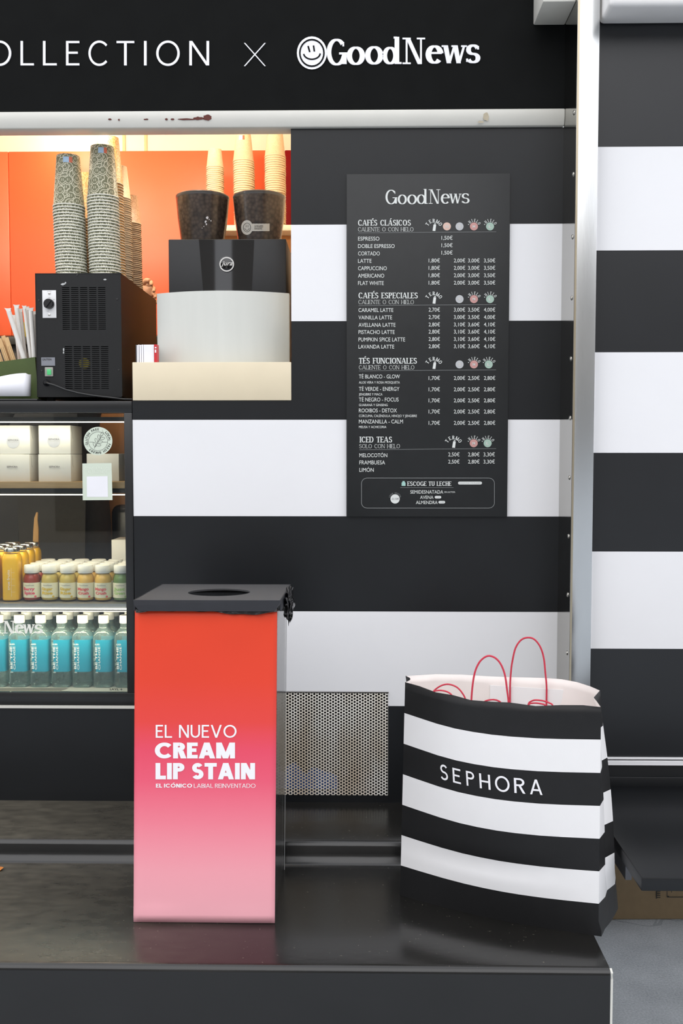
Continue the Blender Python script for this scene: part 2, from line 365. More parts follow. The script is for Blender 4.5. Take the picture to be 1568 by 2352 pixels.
def glyph(ch, T, t, serif):
    """polygons of one letter, cap height 1, drawn with a broad pen: T = vertical stroke, t = horizontal stroke"""
    h = T/2; q = t/2; S = []; SF = []; BK = []
    def ln(a, b_, w=None): S.append(pen([a, b_], w or T, w or t))
    ow = .86 if serif else 1.0
    base = ch.translate(str.maketrans('ÉÁÓ', 'EAO'))
    if base == 'O': S.append(pen(arc(ow/2, .5, ow/2-h, .5-q, 0, 360, 40)[:-1], T, t, True)); w = ow
    elif base == 'C': S.append(pen(arc(ow/2, .5, ow/2-h, .5-q, 42, 318, 30), T, t)); w = ow*.9; BK.append((ow*.82, .80, .16))
    elif base == 'G':
        S.append(pen(arc(ow/2, .5, ow/2-h, .5-q, 42, 340, 30), T, t)); w = ow*.98; BK.append((ow*.83, .80, .16)); ln((ow-h, .05), (ow-h, .45)); S.append(pen([(ow*.62, .45), (ow+h*.4, .45)], t, t))
    elif base in 'EFL':
        w = .56; ln((h, 0), (h, 1)); SF += [(h, 0), (h, 1)]
        if base in 'EF': S.append(pen([(h, 1-q), (w, 1-q)], t, t)); S.append(pen([(h, .52), (w*.88, .52)], t, t)); BK.append((w, .91, .2))
        if base in 'EL': S.append(pen([(h, q), (w, q)], t, t)); BK.append((w, .09, .2))
    elif base == 'T':
        w = .66; ln((w/2, 0), (w/2, 1)); S.append(pen([(0, 1-q), (w, 1-q)], t, t)); SF.append((w/2, 0)); BK += [(0.02, .9, .2), (w-.02, .9, .2)]
    elif base == 'I': w = T; ln((h, 0), (h, 1)); SF += [(h, 0), (h, 1)]
    elif base == 'H': w = .72; ln((h, 0), (h, 1)); ln((w-h, 0), (w-h, 1)); S.append(pen([(h, .5), (w-h, .5)], t, t)); SF += [(h, 0), (h, 1), (w-h, 0), (w-h, 1)]
    elif base == 'N':
        w = .76; st = t*1.15 if serif else T
        ln((st/2, 0), (st/2, 1), st); ln((w-st/2, 0), (w-st/2, 1), st); S.append([[(0, 1), (T*1.15, 1), (w, 0), (w-T*1.15, 0)]])
        SF += [(st/2, 0), (st/2, 1), (w-st/2, 1)]
    elif base == 'M':
        w = .98; st = t*1.15 if serif else T
        ln((st/2, 0), (st/2, 1), st); ln((w-h, 0), (w-h, 1)); d = T*1.1
        S.append([[(0, 1), (d, 1), (w/2+d/2, 0), (w/2-d/2, 0)]]); S.append([[(w-st*1.1, 1), (w, 1), (w/2+st/2, 0), (w/2-st/2, 0)]]); SF += [(st/2, 0), (w-h, 0)]
    elif base == 'A':
        w = .86; tl = t*1.2 if serif else T*1.05; d = T*1.05
        S.append([[(0, 0), (tl, 0), (w/2+tl*.4, 1), (w/2-tl*.55, 1)]]); S.append([[(w-d, 0), (w, 0), (w/2+d*.5, 1), (w/2-d*.5, 1)]])
        S.append(pen([(w*.2, .3), (w*.8, .3)], t, t)); SF += [(tl/2, 0), (w-d/2, 0)]
    elif base == 'V':
        w = .84; d = T*1.05; S.append([[(0, 1), (d, 1), (w/2+d*.5, 0), (w/2-d*.5, 0)]]); S.append([[(w-d, 1), (w, 1), (w/2+d*.5, 0), (w/2-d*.5, 0)]])
    elif base == 'X':
        w = .9; d = T*.75; S.append([[(0, 0), (d*1.4, 0), (w, 1), (w-d*1.4, 1)]]); S.append([[(0, 1), (d*1.4, 1), (w, 0), (w-d*1.4, 0)]])
    elif base == 'U':
        w = .72; S.append(pen([(h, 1), (h, .36)]+arc(w/2, .36, w/2-h, .36-q, 180, 360, 18)+[(w-h, 1)], T, t)); SF += [(h, 1), (w-h, 1)]
    elif base in 'PRB':
        w = .62; ln((h, 0), (h, 1)); SF += [(h, 0), (h, 1)]
        S.append(pen([(h, 1-q), (w-.3, 1-q)]+arc(w-.3, .735, .3-h, .265-q, 90, -90, 14)+[(h, .47+q)], T, t))
        if base == 'R': S.append([[(w*.40, .5), (w*.40+T*1.1, .5), (w+T*.3, 0), (w-T*.85, 0)]]); w += T*.2; SF.append((w-.06, 0))
        if base == 'B': S.append(pen([(h, q), (w-.27, q)]+arc(w-.27, .25, .27, .25-q, -90, 90, 14)+[(h, .5-q)], T, t))
    elif base == 'D':
        w = .8; ln((h, 0), (h, 1)); SF += [(h, 0), (h, 1)]; S.append(pen([(h, 1-q), (.36, 1-q)]+arc(.34, .5, w-.34-h, .5-q, 90, -90, 22)+[(h, q)], T, t))
    elif base == 'S':
        w = .62; c = w/2; r1 = .245-q*.5; r2 = (1-2*q-2*r1)/2
        S.append(pen(arc(c, 1-q-r1, c-h*.9-.02, r1, 28, 270, 20)[:-1]+arc(c, q+r2, c-h*.9, r2, 90, -152, 20), T*.95, t)); BK += [(w*.84, .84, .16), (w*.08, .16, .16)]
    elif base == 'o': w = .68; S.append(pen(arc(w/2, .34, w/2-h, .35-q, 0, 360, 36)[:-1], T, t, True))
    elif base == 'd': w = .72; S.append(pen(arc(.33, .34, .33-h, .35-q, 0, 360, 36)[:-1], T, t, True)); ln((w-h, 0), (w-h, 1.1)); S.append(pen([(w-h-.14, 1.07), (w-h, 1.07)], t, t)); S.append(pen([(w-h, t/2), (w+.1, t/2)], t, t)); w += .04
    elif base == 'e': w = .62; S.append(pen(arc(w/2, .34, w/2-h, .35-q, 8, 318, 30), T, t)); S.append(pen([(h, .40), (w-h*.6, .40)], t, t))
    elif base == 'w':
        w = .98; d = T*1.0; e_ = t*1.3; xh = .69
        S.append([[(.05, xh), (.05+d, xh), (.28+d*.5, 0), (.28-d*.4, 0)]]); S.append([[(.5-e_*.3, xh), (.5+e_*.7, xh), (.28+d*.4, 0), (.28-e_*.3, 0)]])
        S.append([[(.45, xh), (.45+d, xh), (.68+d*.5, 0), (.68-d*.4, 0)]]); S.append([[(.90-e_*.3, xh), (.90+e_*.7, xh), (.68+d*.4, 0), (.68-e_*.3, 0)]])
        for x in (.1, .5, .9): S.append([[(x-.11, xh), (x+.13, xh), (x+.13, xh-t*.8), (x-.11, xh-t*.8)]])
    elif base == 's':
        w = .5; c = w/2; r1 = .155; r2 = (.69-2*q-2*r1)/2
        S.append(pen(arc(c, .69-q-r1, c-h*.8, r1, 25, 270, 16)[:-1]+arc(c, q+r2, c-h*.7, r2, 90, -155, 16), T*.9, t)); BK += [(w*.86, .57, .12), (w*.06, .11, .12)]
    elif base == '+': w = .4; S.append(pen([(0, .4), (.4, .4)], t*1.5, t*1.5)); S.append(pen([(.2, .2), (.2, .6)], t*1.5, t*1.5))
    else: w = .3
    if serif:
        sl = T*.5+.11
        for x, y in SF: y0, y1 = (0, t*.8) if y == 0 else (1-t*.8, 1); S.append([[(x-sl, y0), (x+sl, y0), (x+sl, y1), (x-sl, y1)]])
        for x, y, l in BK: S.append([[(x-t*.5, y-l/2), (x+t*.5, y-l/2), (x+t*.5, y+l/2), (x-t*.5, y+l/2)]])
    if ch in 'ÉÁÓ': S.append([[(w*.42, 1.08), (w*.42+T, 1.08), (w*.42+T*1.9, 1.27), (w*.42+T*.7, 1.27)]])
    return [[(q[0], q[1], i) for q in p] for i, s_ in enumerate(S) for p in s_], w
def pen_text(body, T, t, serif=False, gap=.12, space=.34):
    V = []; F = []; x = 0; spans = []
    for ch in body:
        if ch == ' ': x += space; continue
        ps, w = glyph(ch, T, t, serif); a = len(F)
        for p in ps:
            o = len(V); V += [(q[0]+x, q[1], q[2]) for q in p]; F.append(tuple(range(o, o+len(p))))
        spans.append((a, len(F))); x += w+gap
    return V, F, spans
def lay(q): return q[2] if len(q) > 2 else 0
LAY = 5e-5
def fit(vf, x0, x1, y0, y1):
    """stretch 2d letters onto a box (y0 = bottom)"""
    v, f = vf[0], vf[1]; ax = min(q[0] for q in v); bx = max(q[0] for q in v); ay = min(q[1] for q in v); by = max(q[1] for q in v)
    return [(x0+(q[0]-ax)/(bx-ax)*(x1-x0), y0+(q[1]-ay)/(by-ay)*(y1-y0), lay(q)) for q in v], f
def ink(mb, vf, rect, Y, mi=0, cap=None):
    """lay letters on the plane at depth Y inside a pixel rectangle (px0, ptop, px1, pbottom); cap=(lo,hi) maps letter heights instead of the bounds"""
    px0, pt, px1, pb = rect; v, f = vf[0], vf[1]
    ax = min(q[0] for q in v); bx = max(q[0] for q in v)
    ay, by = cap if cap else (min(q[1] for q in v), max(q[1] for q in v))
    mb.add([P(px0+(q[0]-ax)/(bx-ax)*(px1-px0), pb-(q[1]-ay)/(by-ay)*(pb-pt), Y-LAY*lay(q)) for q in v], f, mi)
def disc(mb, px, py, rx, Y, ry=None, mi=0, n=28, r0=None):
    ry = ry or rx
    o = [P(px+rx*math.cos(2*PI*k/n), py+ry*math.sin(2*PI*k/n), Y) for k in range(n)]
    if r0 is None: mb.poly(o, mi)
    else:
        i = [P(px+r0*math.cos(2*PI*k/n), py+r0*ry/rx*math.sin(2*PI*k/n), Y) for k in range(n)]
        mb.add(o+i, [(k, (k+1) % n, n+(k+1) % n, n+k) for k in range(n)], mi)
def prect(mb, px0, py0, px1, py1, Y, mi=0): mb.poly([P(px0, py1, Y), P(px1, py1, Y), P(px1, py0, Y), P(px0, py0, Y)], mi)
def arc_text(mb, body, px, py, r, a0, a1, hgt, Y, T=.2, t=.13, serif=True, mi=0, font=False, xs=1.):
    """letters around a circle; angles in degrees, clockwise from a0 (90 = top)"""
    n = len(body)
    for i, ch in enumerate(body):
        if ch == ' ': continue
        a = math.radians(a0+(a1-a0)*(i/(n-1) if n > 1 else 0))
        if font: v, f = font_polys(ch); k = 1/.73
        else: v, f, _ = pen_text(ch, T, t, serif); k = 1
        ax = min(q[0] for q in v); bx = max(q[0] for q in v); c, s_ = math.cos(a), math.sin(a)
        mb.add([P(px+(r+q[1]*k*hgt)*c+((q[0]-(ax+bx)/2)*k*hgt*xs)*s_, py-(r+q[1]*k*hgt)*s_+((q[0]-(ax+bx)/2)*k*hgt*xs)*c, Y-LAY*lay(q)) for q in v], f, mi)

# ================================================================== THE SETTING
YW, YR, YP = 2.95, 2.82, 2.78            # front wall, side wall, post front
XF, XO, XPST = -.667, -.198, .587        # fridge edge, opening edge, post inner face
Z_BEAM0, Z_BEAM1 = ZZ(297, YW, 500), ZZ(259, YW, 500)
Z_SILL0, Z_SILL1 = ZZ(920, YW, 490), ZZ(832, YW, 490)
ZB, ZSTEP = .395, .457                   # bench top, back step top
LV = [ZZ(y, YW, 1000) for y in (515, 737, 964, 1186, 1405, 1622)]
XLEFT = -1.9

def struct(mb, name, mats, label, cat, **k):
    o = mb.build(name, mats, **k); return tag(o, label, cat, kind='structure')
g = MB(); g.poly([(-14, -14, 0), (14, -14, 0), (14, 8, 0), (-14, 8, 0)])
struct(g, 'floor', CONCRETE, 'grey cracked concrete pavement in front of the kiosk', 'ground')

# the terrace of buildings across the street (met only in reflections)
ob = MB(); ob.box(-22, -2.47, -11.15, -11, 0, 6.4, 0); ob.box(-2.16, 22, -11.15, -11, 0, 6.4, 0)
for i in range(-9, 10):
    if i == -1: continue
    for z0, z1 in ((.2, 2.5), (3.6, 5.6)): ob.box(i*2.3-.55, i*2.3+.55, -11.02, -10.97, z0, z1, 1)
struct(ob, 'wall_opposite', [mat('pale_stone', (.33, .31, .28), .8, var=.12, vscale=2), mat('window_dark', (.05, .055, .06), .2, var=.2)], 'pale stone street front facing the kiosk, met in reflections', 'building')
# striped front wall, banded; leaves the serving opening, the fridge bay and the grille hole free
GX0, GX1, GZ0, GZ1 = R(575, 1590, 891, 1825, YW)
w = MB(); T_ = .035
def band(x0, x1, z0, z1, mi): w.box(x0, x1, YW, YW+T_, z0, z1, mi)
band(XO, XPST, LV[0], Z_BEAM0, 0); band(XO, XPST, LV[1], LV[0], 1); band(XO, XPST, Z_SILL0, LV[1], 0)
band(XF, XPST, LV[2], Z_SILL0, 0); band(XF, XPST, LV[3], LV[2], 1); band(XF, XPST, LV[4], LV[3], 0)
band(XF, GX0, LV[5], LV[4], 1); band(GX0, GX1, GZ1, LV[4], 1); band(GX1, XPST, LV[5], LV[4], 1)
Z_TR = ZZ(1626, YW, 150)
band(XLEFT, XF, ZSTEP-.03, Z_TR, 0); band(XF, GX0, ZSTEP-.03, LV[5], 0); band(GX1, XPST, ZSTEP-.03, LV[5], 0); band(GX0, GX1, ZSTEP-.03, GZ0, 0)
struct(w, 'wall_front', [BLACK, WHITE], 'black and white striped kiosk front wall around the menu board', 'wall')
s_ = MB(); s_.box(XLEFT, XPST, YW-.004, YW+.03, Z_BEAM1, 3.25); 
struct(s_, 'wall_fascia', SIGN_BLACK, 'matt black fascia wall above the serving opening', 'wall')

rw = MB(); RX0, RX1 = .6555, 2.2
RL = [ZZ(y, YR, 1460) for y in (337, 575, 809, 1040, 1267, 1490, 1740)]
rw.box(RX0, RX1, YR, YR+.04, RL[0], 3.2, 0)
for i in range(6): rw.box(RX0, RX1, YR, YR+.04, RL[i+1], RL[i], 1-i % 2)
struct(rw, 'wall_right', [BLACK_R, WHITE], 'striped side wall panel beyond the aluminium post', 'wall')
tr = MB(); tr.box(.6475, RX0, YR-.003, YR+.04, RL[6], 3.2); struct(tr, 'trim_2', WHITE, 'narrow white edge strip between aluminium post and side wall', 'trim')
sk = MB(); zs0 = ZZ(1826, YR, 1480)
sk.box(.6475, RX1, YR-.002, YR+.03, zs0-.05, ZZ(1757, YR, 1480)); sk.box(.6475, RX1, YR-.006, YR+.03, zs0+.012, ZZ(1783, YR, 1480))
struct(sk, 'wall_skirt', BLACK, 'glossy black vinyl skirt below the white side-wall rail', 'wall', bevel=.003)
tr = MB(); tr.box(.6475, RX1, YR-.012, YR+.03, ZZ(1755, YR, 1480), ZZ(1746, YR, 1480)); tr.box(.6475, RX1, YR-.008, YR+.03, ZZ(1742.4, YR, 1480), ZZ(1739, YR, 1480))
tr.box(.6475, RX1, YR+.0, YR+.03, ZZ(1746, YR, 1480), ZZ(1742.4, YR, 1480), 1)
struct(tr, 'trim_3', [WHITE, DARK], 'white metal rail above the fold-down shelf', 'trim')
tr = MB(); tr.box(XLEFT, XF+.004, YW-.006, YW+.03, Z_TR, ZZ(1620, YW, 150)); struct(tr, 'trim_4', PAINT, 'thin cream line below the display fridge', 'trim')

# white painted lintel beam with chipped spots
bm_ = MB(); zc = ZZ(283, YW, 500)
bm_.prism([(XLEFT, YW-.02, zc+.006), (XLEFT, YW-.02, Z_BEAM1), (XLEFT, YW+.05, Z_BEAM1), (XLEFT, YW+.05, Z_BEAM0), (XLEFT, YW-.012, Z_BEAM0+.001)], (XPST-XLEFT, 0, 0))
beam = struct(bm_, 'beam', PAINT, 'cream painted steel lintel with rusty chips over the opening', 'beam', bevel=.003)
random.seed(3)
def chip(px, py, rx, ry, n=15, rough=.35, m=RUST):
    c = MB(); Y = YW-.0206 if py < 284 else YW-.0195
    c.poly([P(px+rx*math.cos(2*PI*k/n)*(1-rough*random.random()), py+ry*math.sin(2*PI*k/n)*(1-rough*random.random()), Y) for k in range(n)])
    c.build('paint_chip', m, beam)
for a in ((252, 274, 5, 2.4), (273, 275, 2.5, 3), (335, 274, 7, 2), (382, 274, 4, 3), (396, 274, 5, 2.6), (476, 270, 12, 8), (430, 274, 26, 2.4), (455, 272, 14, 4.5)): chip(*a)
STAIN = mat('beam_stain', (.42, .37, .27), .7, var=.2, vscale=90); chip(1116, 268, 8, 11, m=STAIN); chip(1104, 280, 9, 3, m=STAIN)

# white eave boxes at the top right
e_ = MB(); zE = 2.725
e_.box(.497, XPST, 2.80, YW, zE, 2.9); struct(e_, 'roof_eave', PAINT, 'short white eave end on the sign side of the post', 'eave', bevel=.004)
e_ = MB(); zE2 = ZZ(57, YR, 1470); e_.box(.653, RX1, 2.70, YR, zE2, 2.9); struct(e_, 'roof_eave', mat('eave_white', (.75, .74, .73), .4, var=.02), 'white eave box above the striped side wall', 'eave', bevel=.012, bseg=3)

# aluminium corner post with screws on its inner face
post = thing('corner_post', 'brushed aluminium corner post between the two striped walls', 'post', (.617, YP, .4), kind='structure')
p = MB(); XP1 = .647
p.box(XPST+.004, XP1, YP, YP+.004, .45, 3.2); p.build('front_plate', ALU, post, bevel=.001)
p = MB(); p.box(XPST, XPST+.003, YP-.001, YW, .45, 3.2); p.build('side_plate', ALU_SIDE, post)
p = MB(); p.box(XPST+.001, XPST+.006, YP-.003, YP+.002, .45, 3.2); p.build('edge_strip', mat('brass_edge', (.52, .45, .33), .3, metal=1, var=.1), post)
for y, x in ((258, 1319), (400, 1317), (544, 1314), (684, 1312), (824, 1310), (960, 1308), (1097, 1306), (1232, 1305), (1366, 1303), (1500, 1302)):
    c = MB(); z = ZZ(y, 2.805, 1310)
    c.lathe([(.0066, 0), (.0066, .0012), (.0048, .0030), (.0015, .0036)], 12, axis='x'); 
    for i, v in enumerate(c.v): c.v[i] = (XPST-v[0], v[1]+2.808, v[2]+z)
    c.build('screw', STEEL, post, smooth=True)

# kiosk interior shell
YB, ZC, ZFL = 4.2, 2.86, .45
zo1 = ZZ(349, YB, 300); zo0 = ZZ(772, YB, 60)
x_ = MB(); x_.box(-2.6, .75, YB, YB+.05, ZFL, 3.2); struct(x_, 'wall_back', CREAM, 'cream inner wall seen above the orange panel', 'wall')
op = thing('wall_panel', 'glossy orange panelling across the back of the kiosk', 'wall panel', (-1, YB-.01, zo0), kind='structure')
xr = XX(654, 430, YB)
for i, (a, b_) in enumerate(((-2.5, XX(24, 500, YB)), (XX(24.4, 500, YB), xr))):
    q = MB(); q.box(a, b_, YB-.016, YB-.001, zo0, zo1); q.build('panel', ORANGE, op, bevel=.004)
q = MB(); q.box(xr+.001, .7, YB-.016, YB-.001, zo0, zo1); q.build('panel', ORANGE_SHADE, op, bevel=.004)  # end of the orange panelling, its strong shade painted in as deep red
for px in (285, 335):
    q = MB(); x0 = XX(px, 320, YB); q.box(x0-.006, x0+.006, YB-.006, YB+.001, zo1, 3.0); tag(q.build('trim_5', mat('joint_strip', (.72, .50, .24), .5, var=.1), bevel=.002), 'thin tan joint strip %s on the cream inner wall' % ('nearer the tall cup stacks' if px == 285 else 'nearer the coffee machine'), 'joint strip', kind='structure')
q = MB(); q.box(-2.6, .75, YW+.05, YB+.05, ZC, ZC+.05); struct(q, 'ceiling', CEIL, 'cream kiosk ceiling behind the lintel', 'ceiling')
q = MB(); q.box(-2.65, -2.6, YW+.03, YB+.05, ZFL, ZC); struct(q, 'wall_left', CREAM, 'cream inner side wall past the fridge', 'wall')
q = MB(); q.box(XO+.03, XO+.06, YW+.036, YB-.02, .82, ZC); struct(q, 'wall_inner', CREAM, 'inner partition behind the striped menu wall', 'wall')
q = MB(); q.box(-2.6, .75, YW+.04, YB+.05, ZFL-.05, ZFL); struct(q, 'floor_kiosk', mat('kiosk_floor', (.08, .075, .07), .6, var=.2), 'dark kiosk floor behind the counter', 'floor')
for i, (px, py, Y, lab) in enumerate(((154, 300, 4.1, 'round ceiling downlight glowing just under the lintel'), (20, 250, 3.4, 'round ceiling downlight hidden above the straws'), (420, 200, 3.45, 'round ceiling downlight hidden above the coffee machine'))):
    d = ray(px, py); x0 = P(px, py, Y).x
    t = thing('ceiling_downlight', lab, 'ceiling light', (x0, Y, ZC), 'kiosk ceiling downlights')
    c = MB(); c.lathe([(.034, ZC-.012), (.046, ZC-.012), (.05, ZC-.001)], 32, (x0, Y, 0), cap=False); c.build('ring', LIDW, t, smooth=True)
    c = MB(); c.lathe([(.001, ZC-.014), (.04, ZC-.011), (.04, ZC-.002)], 32, (x0, Y, 0)); c.build('diffuser', LAMP, t)
    l = bpy.data.lights.new('downlight_lamp', 'POINT'); l.energy = (2.2, 14, 15)[i]; l.color = (1, .83, .63); l.shadow_soft_size = .05
    lo = bpy.data.objects.new('downlight_lamp', l); COL.objects.link(lo); lo.parent = t; lo.location = (0, -.06 if i == 0 else 0, -.075)

lb_ = thing('added_light_bar', 'slim warm light bar, unseen, added behind the lintel to warm the orange panel', 'light bar', (-1.15, 3.05, 2.5))  # unseen lamp, added to give the orange panel its soft warm glow
q = MB(); q.box(-1.55, -.75, 3.035, 3.062, 2.492, 2.512); q.build('housing', LIDW, lb_)
q = MB(); q.box(-1.54, -.76, 3.0622, 3.066, 2.494, 2.510); q.build('diffuser', LAMP, lb_)
for x0 in (-1.5, -.82): q = MB(); q.box(x0, x0+.02, 3.0, 3.0345, 2.495, 2.508); q.build('bracket', STEEL, lb_)
l = bpy.data.lights.new('added_bar_lamp', 'AREA'); l.shape = 'RECTANGLE'; l.size = .78; l.size_y = .03; l.energy = 9.5; l.color = (1, .84, .66)
lo = bpy.data.objects.new('added_bar_lamp', l); COL.objects.link(lo); lo.parent = lb_; lo.location = (0, .02, -.0); lo.rotation_euler = (math.radians(78), 0, 0)

# ================================================================== BENCH / STEP
prof = [(2.10, 0.0), (2.10, ZB-.016)]+[(2.116-.016*math.cos(math.radians(a)), ZB-.016+.016*math.sin(math.radians(a))) for a in (20, 45, 70)]+[(2.116, ZB), (2.30, ZB), (2.50, ZB), (2.610, ZB)]
prof += [(2.625, ZB+.003), (2.637, ZB+.014), (2.642, ZB+.03), (2.645, ZSTEP-.014), (2.649, ZSTEP-.005), (2.659, ZSTEP), (2.80, ZSTEP), (YW, ZSTEP), (YW, 0)]
bn = thing('bench', 'low black vinyl-covered ledge carrying the bin and the shopping bag', 'bench', (-.6, 2.1, 0))
XB1 = .541
c = MB(); c.prism([(XLEFT, y, z) for y, z in prof], (XB1-XLEFT, 0, 0)); c.build('body', BENCH, bn, smooth=True)
c = MB(); c.tube([(XB1+.003, 2.100, z) for z in (0.0, .2, ZB-.02, ZB-.008)]+[(XB1+.002, 2.107, ZB-.001)], .0026, 8); c.build('edge_piping', PAINT, bn, smooth=True)
lf = MB(); q = G(2, 1998, ZB)
lf.add([(q.x-.02, q.y-.01, ZB+.001), (q.x+.003, q.y-.012, ZB+.004), (q.x+.008, q.y, ZB+.007), (q.x-.004, q.y+.012, ZB+.004), (q.x-.022, q.y+.008, ZB+.001)], [(0, 1, 2, 3, 4)]); 
tag(lf.build('dry_leaf', mat('orange_leaf', (.5, .17, .03), .7, var=.3)), 'tiny orange dry leaf lying on the black ledge', 'leaf')

# right fold-down shelf, carton and trailer underside behind it
sh = thing('wall_shelf', 'wide black fold-down shelf beside the shopping bag', 'shelf', (.9, 2.5, .5))
ZSH = .555
c = MB(); c.box(.632, RX1, 2.20, YR-.002, ZSH-.032, ZSH); c.build('shelf_top', BLACK, sh, bevel=.004)
c = MB(); c.box(.640, .655, 2.36, YR-.002, ZSH-.075, ZSH-.032); c.build('side_rail', mat('dark_grey_metal', (.12, .12, .13), .4, metal=.8, var=.1), sh)
c = MB(); c.box(.56, RX1, 3.75, 3.8, 0, .52); struct(c, 'wall_under', mat('underfloor_dark', (.02, .018, .015), .9, var=.3), 'dark void under the kiosk floor', 'wall')
cb = thing('cardboard_box', 'brown cardboard carton stored on the ground under the shelf', 'box', (1.1, 3.2, 0))
q0 = G(1405, 2114, 0); 
c = MB(); c.hexa([(.76, 3.165, 0), (1.75, 3.19, 0), (1.75, 3.6, 0), (.76, 3.6, 0), (.76, 3.165, .42), (1.75, 3.19, .42), (1.75, 3.6, .42), (.76, 3.6, .42)]); c.build('carton', CARDBOARD, cb, bevel=.004)
c = MB(); YC = 3.163
for k in range(4): prect(c, 1508, 2046+k*4.8, 1516, 2048+k*4.8, YC+.005)
prect(c, 1506, 2042, 1508.3, 2064, YC+.0051); c.build('printed_mark', PRINT, cb); c = MB()
for a, b_, cc, d in ((1531, 2044, 1532.4, 2060), (1534, 2060, 1568, 2061.6), (1540, 2044, 1568, 2045.4), (1541, 2044, 1542.4, 2050)): prect(c, a, b_, cc, d, YC+.006)
prect(c, 1531, 2058, 1536, 2061.5, YC+.0065)
c.build('printed_mark', PRINT, cb)

# ================================================================== FASCIA SIGN
sg = thing('sign_lettering', 'white sign lettering running along the black fascia', 'sign', P(550, 150, YW-.006))
YL = YW-.007
def letters(word, rect, T, t, serif, gap, label=None, capr=None, Y=YL, parent=sg, m=LETTER):
    V, F, spans = pen_text(word, T, t, serif, gap); ax = min(v[0] for v in V); bx = max(v[0] for v in V)
    ay, by = capr or (min(v[1] for v in V), max(v[1] for v in V)); px0, pt, px1, pb = rect
    for a, b_ in spans:
        c = MB()
        for f in F[a:b_]: c.prism([P(px0+(V[i][0]-ax)/(bx-ax)*(px1-px0), pb-(V[i][1]-ay)/(by-ay)*(pb-pt), Y-LAY*2*V[i][2]) for i in f], (0, .0028, 0))
        c.build('letter', m, parent)
for ch, x0, x1 in (('C', -90, -48), ('O', -28, 25.5), ('L', 47, 77.5), ('L', 98.5, 130), ('E', 151.5, 182), ('C', 203, 246), ('T', 267.5, 308), ('I', 330.5, 336.5), ('O', 358.5, 412.5), ('N', 434.5, 480)):
    letters(ch, (x0, 94-(1.0 if ch in 'OC' else 0), x1, 150+(1.2 if ch in 'OC' else 0)), .10, .085, False, .3)
letters('X', (560, 98.5, 610, 151.5), .05, .05, False, 0)
for ch, x0, x1, y0, y1 in (('G', 750, 798, 89, 150), ('o', 796, 838, 107, 149), ('o', 838, 880, 106, 148), ('d', 878, 922, 84, 147.5), ('N', 924, 976, 86.5, 147), ('e', 977, 1018, 104, 146), ('w', 1014, 1072, 104, 145), ('s', 1070, 1103, 102, 145)):
    letters(ch, (x0, y0, x1, y1), .20 if ch != 'N' else .17, .075, True, 0)
sm = MB(); disc(sm, 716, 121.5, 34.5, YL, 38); smo = sm.build('smiley_badge', LETTER, sg); 
for nm, fn in (('ring', lambda k: disc(k, 716, 121.5, 29.5, YL-.0008, 32.5, r0=26)),
               ('eye', lambda k: k.poly([P(705.5, 106, YL-.0008), P(709, 105, YL-.0008), P(713, 119, YL-.0008), P(709.5, 120, YL-.0008)])),
               ('eye', lambda k: k.poly([P(718, 104.5, YL-.0008), P(721.5, 104, YL-.0008), P(723.5, 118, YL-.0008), P(720, 118.5, YL-.0008)])),
               ('smile', lambda k: [k.poly([P(*q, YL-.0008) for q in qd]) for qd in pen([(716+19*math.cos(math.radians(a)), 122+14*math.sin(math.radians(a))) for a in range(2, 175, 9)], 3.4, 3.4)])):
    k = MB(); fn(k); k.build(nm, SIGN_BLACK, smo)

# ================================================================== MENU BOARD
mn = thing('menu_board', 'tall black printed menu board listing coffees and teas', 'menu board', P(982, 1186, YW))
YM = YW-.010
c = MB(); a, b_, z0, z1 = R(795.5, 399, 1168, 1187, YM); c.box(a, b_, YM, YW-.001, z0, z1); c.build('panel', MENU_BLACK, mn, bevel=.001)
YT = YM-.0006
hd = MB(); x = 885
for ch, x0, x1, y0, y1 in (('G', 885, 912, 436, 469), ('o', 913, 934, 447, 469), ('o', 935, 957, 447, 469), ('d', 957, 982, 434, 468.5), ('N', 984, 1011, 435, 468), ('e', 1012, 1033, 445, 468), ('w', 1031, 1060, 445, 467), ('s', 1060, 1078, 444, 467)):
    ink(hd, pen_text(ch, .15, .05, True), (x0, y0, x1, y1), YT)
hd.build('heading', MENU_INK, mn)
def line(mb, txt, x0, x1, yt, yb, w=0): ink(mb, bold_polys(txt, w) if w else font_polys(txt), (x0, yt, x1, yb), YT, cap=(0, .73))
XT, X1, X2, X3, X4 = (984, 1010), (1013.5, 1039), (1042, 1068), (1074.5, 1101), (1111, 1137)
def flask(mb, px, py):
    mb.poly([P(px+q[0], py+q[1], YT) for q in ((-4, 8), (2.5, 8.6), (4.3, -5.5), (-1.6, -6.4))]); mb.poly([P(px+q[0], py+q[1], YT) for q in ((-.4, -6.8), (3.3, -6.3), (3.6, -8.6), (0, -9))])
PEACH = mat('dot_peach', (.62, .43, .36), .6, var=.03); GREYD = mat('dot_grey', (.44, .45, .46), .6, var=.03); ROSE = mat('dot_rose', (.50, .26, .24), .6, var=.03); SAGE = mat('dot_sage', (.33, .45, .38), .6, var=.03); DIMW = mat('dot_letter', (.55, .53, .51), .6, var=.03)
